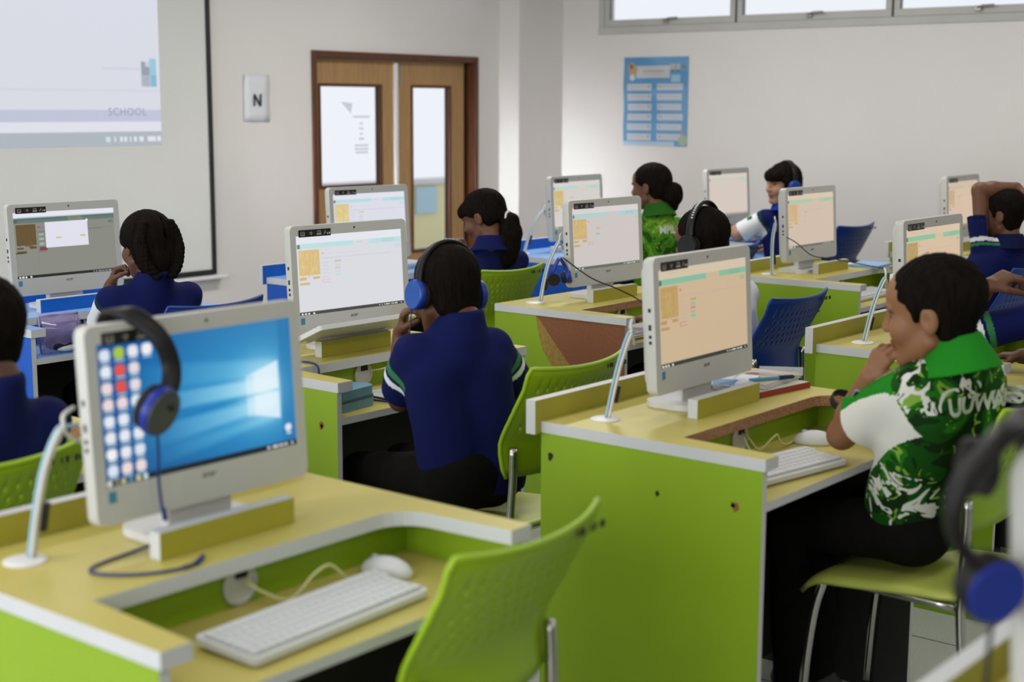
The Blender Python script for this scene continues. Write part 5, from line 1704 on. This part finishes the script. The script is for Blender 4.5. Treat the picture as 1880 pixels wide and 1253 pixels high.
# ------------------------------------------------------------------ wrist watch
def wrist_watch():
    w, e = Vector((3.262, 1.535, .946)), Vector((3.322, 1.632, .778))
    d = (e - w).normalized()
    c = w + d*.048
    t = thing('wristwatch', 'black digital watch with blue case edge on the chin-resting arm', 'watch', tuple(c))
    u = Vector((-.80, -.45, .25)); u = (u - d*u.dot(d)).normalized(); v = d.cross(u)
    pts = [(u*math.cos(a) + v*math.sin(a))*.0312 for a in np.linspace(0, 2*PI, 26)]
    ribbon(pts, d, .022, .0045, 'strap', M_black, t)
    q = Matrix((v, d, u)).transposed().to_4x4()
    k = MB().prism(rounded_rect(-.017, .017, -.019, .019, .006, 4), .028, .038).build('watch_case', M_black, t, bevel=.0015); k.matrix_local = q
    k2 = MB().prism(rounded_rect(-.019, .019, -.021, .021, .007, 4), .029, .035).build('case_edge', mat('pale_blue_case', srgb(120, 160, 170), 0.4), t); k2.matrix_local = q
    k3 = MB().prism(rounded_rect(-.011, .011, -.010, .010, .002, 3), .0381, .0386).build('watch_display', mat('lcd_grey', srgb(84, 100, 112), 0.3), t); k3.matrix_local = q
    return t
wrist_watch()

# ------------------------------------------------------------------ things on the desks
M_case_b = mat('zip_case_blue', srgb(104, 150, 172), 0.55, var=0.06, scale=30)
M_zip = mat('zip_teeth', srgb(66, 92, 100), 0.5)
def pencil_case(loc, rotz):
    t = thing('pencil_case', 'light blue zipped pencil case on the shelf under the white-edged worktop', 'pencil case', loc, rotz)
    b = MB().prism(rounded_rect(-.095, .095, -.045, .045, .03, 6), 0, .026).build('case_body', M_case_b, t, bevel=.008, seg=3)
    MB().prism(rounded_rect(-.093, .093, -.043, .043, .03, 6), .0335, .060).build('case_lid', M_case_b, t, bevel=.010, seg=3)
    MB().prism(rounded_rect(-.0955, .0955, -.0455, .0455, .03, 6), .0265, .0330).build('zip', M_zip, t)
    MB().box(.088, .115, -.004, .004, .028, .0315).build('zip_pull', M_silver, t, bevel=.001)
    return t
pencil_case((2.965, 3.035, .7165), .12)

M_pouch = mat('purple_clear_vinyl', srgb(150, 136, 186), 0.08, spec=0.8, alpha=0.55, coat=1.0)
M_pouchr = mat('lilac_piping', srgb(150, 140, 190), 0.4)
M_inside = mat('dark_pencils', srgb(40, 30, 44), 0.7)
def vinyl_pouch(loc, rotz):
    t = thing('pencil_pouch', 'purple see-through vinyl pouch on the shelf of the blue desk', 'pouch', loc, rotz)
    W, Hh = .155, .135
    vs, fs = [], []
    nx, nz = 14, 12
    for side in (1, -1):
        off = len(vs)
        for j in range(nz + 1):
            v = j/nz
            dep = .034*math.sin(PI*(1 - v)**.8*.97 + .04) + .002
            for i in range(nx + 1):
                u = -1 + 2*i/nx
                vs.append((u*W/2*(1 - .05*v), side*dep*(1 - .25*u**4) + .006*math.sin(7*u + 5*v)*side*(1 - v)*.6 + .012*v, Hh*v*(1 + .03*math.sin(4*u))))
        for j in range(nz):
            for i in range(nx):
                q = (off + j*(nx + 1) + i, off + j*(nx + 1) + i + 1, off + (j + 1)*(nx + 1) + i + 1, off + (j + 1)*(nx + 1) + i)
                fs.append(q if side == -1 else q[::-1])
    m = MB(); m.add(vs, fs); m.build('vinyl_bag', M_pouch, t, smooth=True)
    MB().tube([(-W/2*.96, .012, Hh), (-.03, .012, Hh*1.01), (.03, .012, Hh*.985), (W/2*.96, .012, Hh*.99)], .0055, 8).build('zip', M_pouchr, t, smooth=True)
    for sx in (-1, 1): MB().tube([(sx*W/2, .0, .004), (sx*W/2*.98, .004, Hh*.5), (sx*W/2*.95, .012, Hh)], .003, 6).build('piping', M_pouchr, t, smooth=True)
    MB().ball((.0, 0, .035), (.062, .022, .028), 14, 8).build('contents', M_inside, t, smooth=True)
    MB().ball((.02, -.005, .016), (.045, .02, .014), 12, 8).build('white_eraser', M_paper, t, smooth=True)
    return t
vinyl_pouch((3.0, 4.505, .7165), -.12)
# dark handle lying on the same desk, loose papers
tag(MB().tube(smooth_path([(2.62, 4.56, .905), (2.72, 4.60, .905), (2.80, 4.60, .895), (2.86, 4.585, .878)], 6), .012, 8).build('strap', M_hpblk, smooth=True), 'black strap hanging by the left edge above the purple pouch', 'strap')
bpy.data.objects['strap'].location = (.06, .08, -.045)

def sheet(name, label, cat, loc, w, h, rotz, cv=None, m=None, thick=.0012):
    t = thing(name, label, cat, loc, rotz)
    MB().box(-w/2, w/2, -h/2, h/2, 0, thick).build('sheet', m or M_paper, t)
    if cv is not None:
        me = painted_mesh('print', cv, w*.98, h*.98, M_print)
        o = mesh_child('print', me, t, (0, 0, thick + .0004), (-PI/2, 0, 0))
    return t
def print_page(w, h, bg, blocks, seed):
    cv = Canvas(w, h, bg); g = np.random.default_rng(seed)
    for (x0, y0, x1, y1, c) in blocks: cv.rect(x0, y0, x1, y1, c)
    for i in range(14):
        y = .08 + i*.062
        if g.random() < .7: cv.rect(.08, y, .3 + .6*g.random(), y + .012, (130, 132, 140), .6)
    return cv
sheet('paper', 'printed page on the shelf of the blue desk, right of the purple pouch', 'paper', (3.18, 4.56, .7165), .21, .16, .15, print_page(60, 46, (212, 214, 218), [], 2))
t = thing('clipboard', 'dark-edged clipboard with a blue printed page beside the pencil case', 'clipboard', (3.235, 3.075, .7165), -.06)
MB().prism(rounded_rect(-.11, .11, -.075, .075, .012, 4), 0, .004).build('board', M_black, t, bevel=.001)
MB().box(-.104, .104, -.069, .069, .0042, .0052).build('sheet', M_paper, t)
cv = Canvas(70, 50, (206, 214, 222)); cv.poly(((.35, .3), (.8, .2), (.9, .8), (.4, .9)), (120, 176, 212)).rect(.1, .1, .3, .5, (190, 206, 216)).line(.4, .85, .6, .4, .02, (60, 120, 160))
mesh_child('print', painted_mesh('print', cv, .2, .132, M_print), t, (0, 0, .0056), (-PI/2, 0, 0))

# books, loose pages and a pen on the right foreground desk
M_red = mat('red_spine', srgb(140, 44, 40), 0.5)
M_clear = mat('clear_cover', (0.8, 0.82, 0.84), 0.1, spec=0.6, alpha=0.35)
def book(label, loc, w, h, th, rotz, cover_cv, spine):
    t = thing('book', label, 'book', loc, rotz)
    MB().box(-w/2 + .003, w/2 - .003, -h/2 + .003, h/2 - .002, .0012, th - .0012).build('pages', M_paper, t)
    MB().box(-w/2, w/2, -h/2, h/2, 0, .0011).box(-w/2, w/2, -h/2, h/2, th - .0011, th).box(-w/2, w/2, -h/2 - .0008, -h/2 + .0015, 0, th).build('cover', spine, t)
    mesh_child('cover_print', painted_mesh('cover_print', cover_cv, w*.985, h*.985, M_print), t, (0, 0, th + .0004), (-PI/2, 0, 0))
    return t
cv = Canvas(80, 60, (176, 190, 176)); cv.rect(0, .55, 1, 1, (186, 190, 166)).rect(0, .38, .8, .62, (112, 160, 186)).poly(((.1, .5), (.5, .42), (.7, .6), (.2, .66)), (60, 110, 150)).rect(0, .85, 1, 1, (196, 196, 180))
book('lower book with a red spine and blue cover at the rail end', (3.535, 1.985, .8205), .23, .165, .016, -.12, cv, M_red)
cv = Canvas(80, 60, (200, 184, 160)); cv.rect(.55, .05, .95, .9, (196, 176, 150)).disc(.62, .35, .14, (120, 70, 54)).disc(.75, .5, .12, (150, 92, 70)).disc(.3, .3, .16, (214, 206, 186)).rect(.05, .55, .5, .9, (176, 186, 150)).disc(.4, .7, .1, (166, 90, 84)).rect(.02, .02, .3, .2, (206, 200, 190))
book('upper book with a brown picture cover under the blue pen', (3.555, 2.01, .8375), .225, .16, .012, .06, cv, M_clear)
sheet('leaflet', 'white leaflet with blue picture lying over the foot of the right foreground computer', 'leaflet', (3.45, 2.03, .8515), .19, .12, .30, (lambda c: c.poly(((.02, .25), (.45, .1), (.55, .62), (.05, .75)), (110, 160, 200)).rect(.02, .60, .5, .68, (60, 116, 170)).rect(.55, .1, .95, .3, (190, 196, 204)).rect(.6, .5, .9, .55, (150, 176, 160)))(Canvas(70, 46, (216, 220, 226))))
sheet('leaflet', 'orange and green leaflet behind the white one by the right foreground computer', 'leaflet', (3.47, 2.115, .8535), .17, .11, -.15, (lambda c: c.rect(.05, .1, .6, .5, (206, 160, 104)).rect(.2, .2, .45, .4, (226, 214, 196)).rect(.62, .4, .95, .8, (150, 190, 150)).disc(.8, .3, .12, (196, 110, 100)))(Canvas(60, 40, (214, 216, 218))))
t = thing('pen', 'blue pen with dark cap lying on the books', 'pen', (3.53, 1.945, .8555), math.radians(-28))
MB().cyl((-.075, 0, 0), (.018, 0, 0), .0048, n=10).build('barrel', mat('pen_blue', srgb(84, 140, 176), 0.35), t, smooth='auto')
MB().cyl((.018, 0, 0), (.062, 0, 0), .0058, n=10).cyl((.062, 0, 0), (.068, 0, 0), .0058, .003, n=10).build('pen_cap', mat('pen_navy', srgb(16, 24, 54), 0.35), t, smooth='auto')
MB().box(.022, .05, -.0015, .0015, .0058, .0078).build('clip', M_silver, t)
t = thing('plastic_tube', 'clear rolled plastic sleeve beside the pen', 'sleeve', (3.61, 1.965, .8625), math.radians(-60))
MB().tube([(-.06, 0, 0), (.06, 0, 0)], .012, 12).build('sleeve', M_clear, t, smooth='auto')

# blue exercise books on the desk beyond the dark blue chair
sheet('exercise_book', 'pale blue exercise book at the end of the rail, back right desk', 'book', (6.68, 3.165, .8205), .2, .15, .1, None, mat('pale_blue_cover', srgb(134, 174, 214), 0.5), .014)
t = thing('pencil', 'short wooden pencils bundled in front of the pale blue exercise book', 'pencil', (6.70, 3.05, .8255), .05)
for i in range(3): MB().cyl((-.05 + .01*i, .008*i, 0), (.05 + .01*i, .008*i, 0), .0045, n=6).build('stick', mat('pencil_wood', srgb(170, 160, 120), 0.6), t)
sheet('paper', 'white paper on the desk just left of the raised arm', 'paper', (6.66, 3.32, .8205), .2, .14, .2)
# teacher's notes and box by the girl looking back
t = thing('tissue_box', 'pale blue box beside the far computer', 'box', (7.86, 4.46, DZ + .0005), .2)
MB().box(-.05, .05, -.04, .04, 0, .055).build('box_body', mat('pale_blue_card', srgb(130, 172, 222), 0.6), t, bevel=.003)
MB().box(-.03, .03, -.018, .018, .0552, .057).build('opening', M_paper, t)
t = thing('school_bag', 'pale grey cloth bag slumped on the desk before the girl with blue headphones', 'bag', (7.30, 4.50, DZ), .3)
F = Field((-.2, -.16, -.02), (.2, .16, .26), .008)
F.ell((0, 0, .055), (.10, .06, .075), None, .02); F.ell((.04, .01, .09), (.055, .05, .055), None, .03); F.ell((-.055, 0, .04), (.055, .055, .045), None, .03)
F.ripple(.006, 38, seed=8); F.cutplane(np.array((0, 0, .002)), np.array((0, 0, -1.)))
F.mesh('bag_body', mat('grey_cloth', (0.56, 0.55, 0.53), 0.9), t)
MB().tube(smooth_path([(-.04, 0, .10), (-.01, .01, .145), (.04, .01, .155), (.07, 0, .12)], 6), .006, 6).build('bag_handle', mat('grey_cloth', (0.56, 0.55, 0.53), 0.9), t, smooth=True)
t = thing('white_stool', 'white moulded stool seat in front of the girl with blue headphones', 'stool', (6.83, 3.90, 0))
MB().lathe([(.13, .40), (.155, .425), (.165, .47), (.16, .53), (.13, .56), (.05, .565)], n=28).build('stool_seat', M_white, t, smooth='auto')
for i in range(4):
    a = PI/4 + i*PI/2
    MB().tube([(.10*math.cos(a), .10*math.sin(a), .42), (.14*math.cos(a), .14*math.sin(a), .0)], .012, 8).build('leg', M_chrome, t, smooth='auto')
# stack of notebooks on the ponytail girl's desk
for i, (lab, c) in enumerate((('lower white notebook right of the computer before the doors', (196, 200, 206)), ('upper notebook with a blue edge right of the computer before the doors', (180, 190, 206)))):
    sheet('notebook', lab, 'notebook', (5.14, 4.86 - .01*i, DZ + .0005 + .013*i), .22, .16, .1 - .08*i, None, mat('notebook_%d' % i, srgb(*c), 0.6), .0125)
# small toys behind the leaning keyboard
t = thing('eraser', 'small pink and teal erasers left of the leaning keyboard', 'eraser', (3.115, 3.45, DZ + .0005), .3)
MB().ball((0, 0, .016), (.016, .012, .016), 12, 8).build('pink_eraser', mat('pink_rubber', srgb(176, 84, 100), 0.6), t, smooth=True)
MB().ball((-.026, .01, .012), (.014, .012, .012), 12, 8).build('teal_eraser', mat('teal_rubber', srgb(96, 160, 150), 0.6), t, smooth=True)
MB().ball((.026, .006, .014), (.012, .012, .014), 12, 8).build('white_eraser', M_paper, t, smooth=True)
# box-shaped adapter on the side of the half hidden computer
t = thing('usb_adapter', 'white adapter plugged into the left side of the half hidden computer', 'adapter', (4.538, 2.062, 1.02))
MB().box(-.028, .0, -.007, .007, -.03, .03).build('adapter_body', M_white, t, bevel=.003)
MB().box(.0, .012, -.004, .004, -.008, .008).build('plug', M_chrome, t)

# ------------------------------------------------------------------ lettering printed on the patterned shirts
from mathutils.bvhtree import BVHTree
def print_on(key, part, s, size, centre, normal, up, m, bold=.0, spacing=1.0, off=.0022):
    t0, head, R, hs, base = PEOPLE[key]
    tgt = [c for c in t0.children if c.name.startswith(part)][0]
    bvh = BVHTree.FromPolygons([v.co.copy() for v in tgt.data.vertices], [tuple(p.vertices) for p in tgt.data.polygons])
    o = text_part('shirt_lettering', s, size, m, t0, (0, 0, 0), (0, 0, 0), .0, spacing, bold=bold)
    n = Vector(normal).normalized(); u = Vector(up); u = (u - n*u.dot(n)).normalized(); r = u.cross(n)
    c = Vector(centre) - Vector(base)
    bm = bmesh.new(); bm.from_mesh(o.data)
    bmesh.ops.triangulate(bm, faces=bm.faces)
    bmesh.ops.subdivide_edges(bm, edges=[e for e in bm.edges if e.calc_length() > size*.25], cuts=2, use_grid_fill=True)
    for v in bm.verts:
        p = c + r*v.co.x + u*v.co.y + n*.3
        hit = bvh.ray_cast(p, -n, .6)
        v.co = (hit[0] + n*off) if hit[0] is not None else c + r*v.co.x + u*v.co.y
    bm.to_mesh(o.data); bm.free()
M_prt = mat('shirt_print_white', srgb(196, 206, 188), 0.8, spec=0.1)
print_on('P2', 'shirt', 'UUWAKS', .058, (3.36, 1.30, .905), (-.62, -.78, .05), (-.05, .05, 1), M_prt, bold=.002, spacing=.95)
print_on('P2', 'shirt', 'MUNICIPAL SCHOOL', .0185, (3.262, 1.488, .90), (-.31, .61, .70), (.88, -.04, .43), M_prt, spacing=1.0)
print_on('P6', 'shirt', 'MPIL ASOJ', .050, (6.19, 3.98, .985), (-.55, -.83, .05), (0, 0, 1), M_prt, bold=.002)
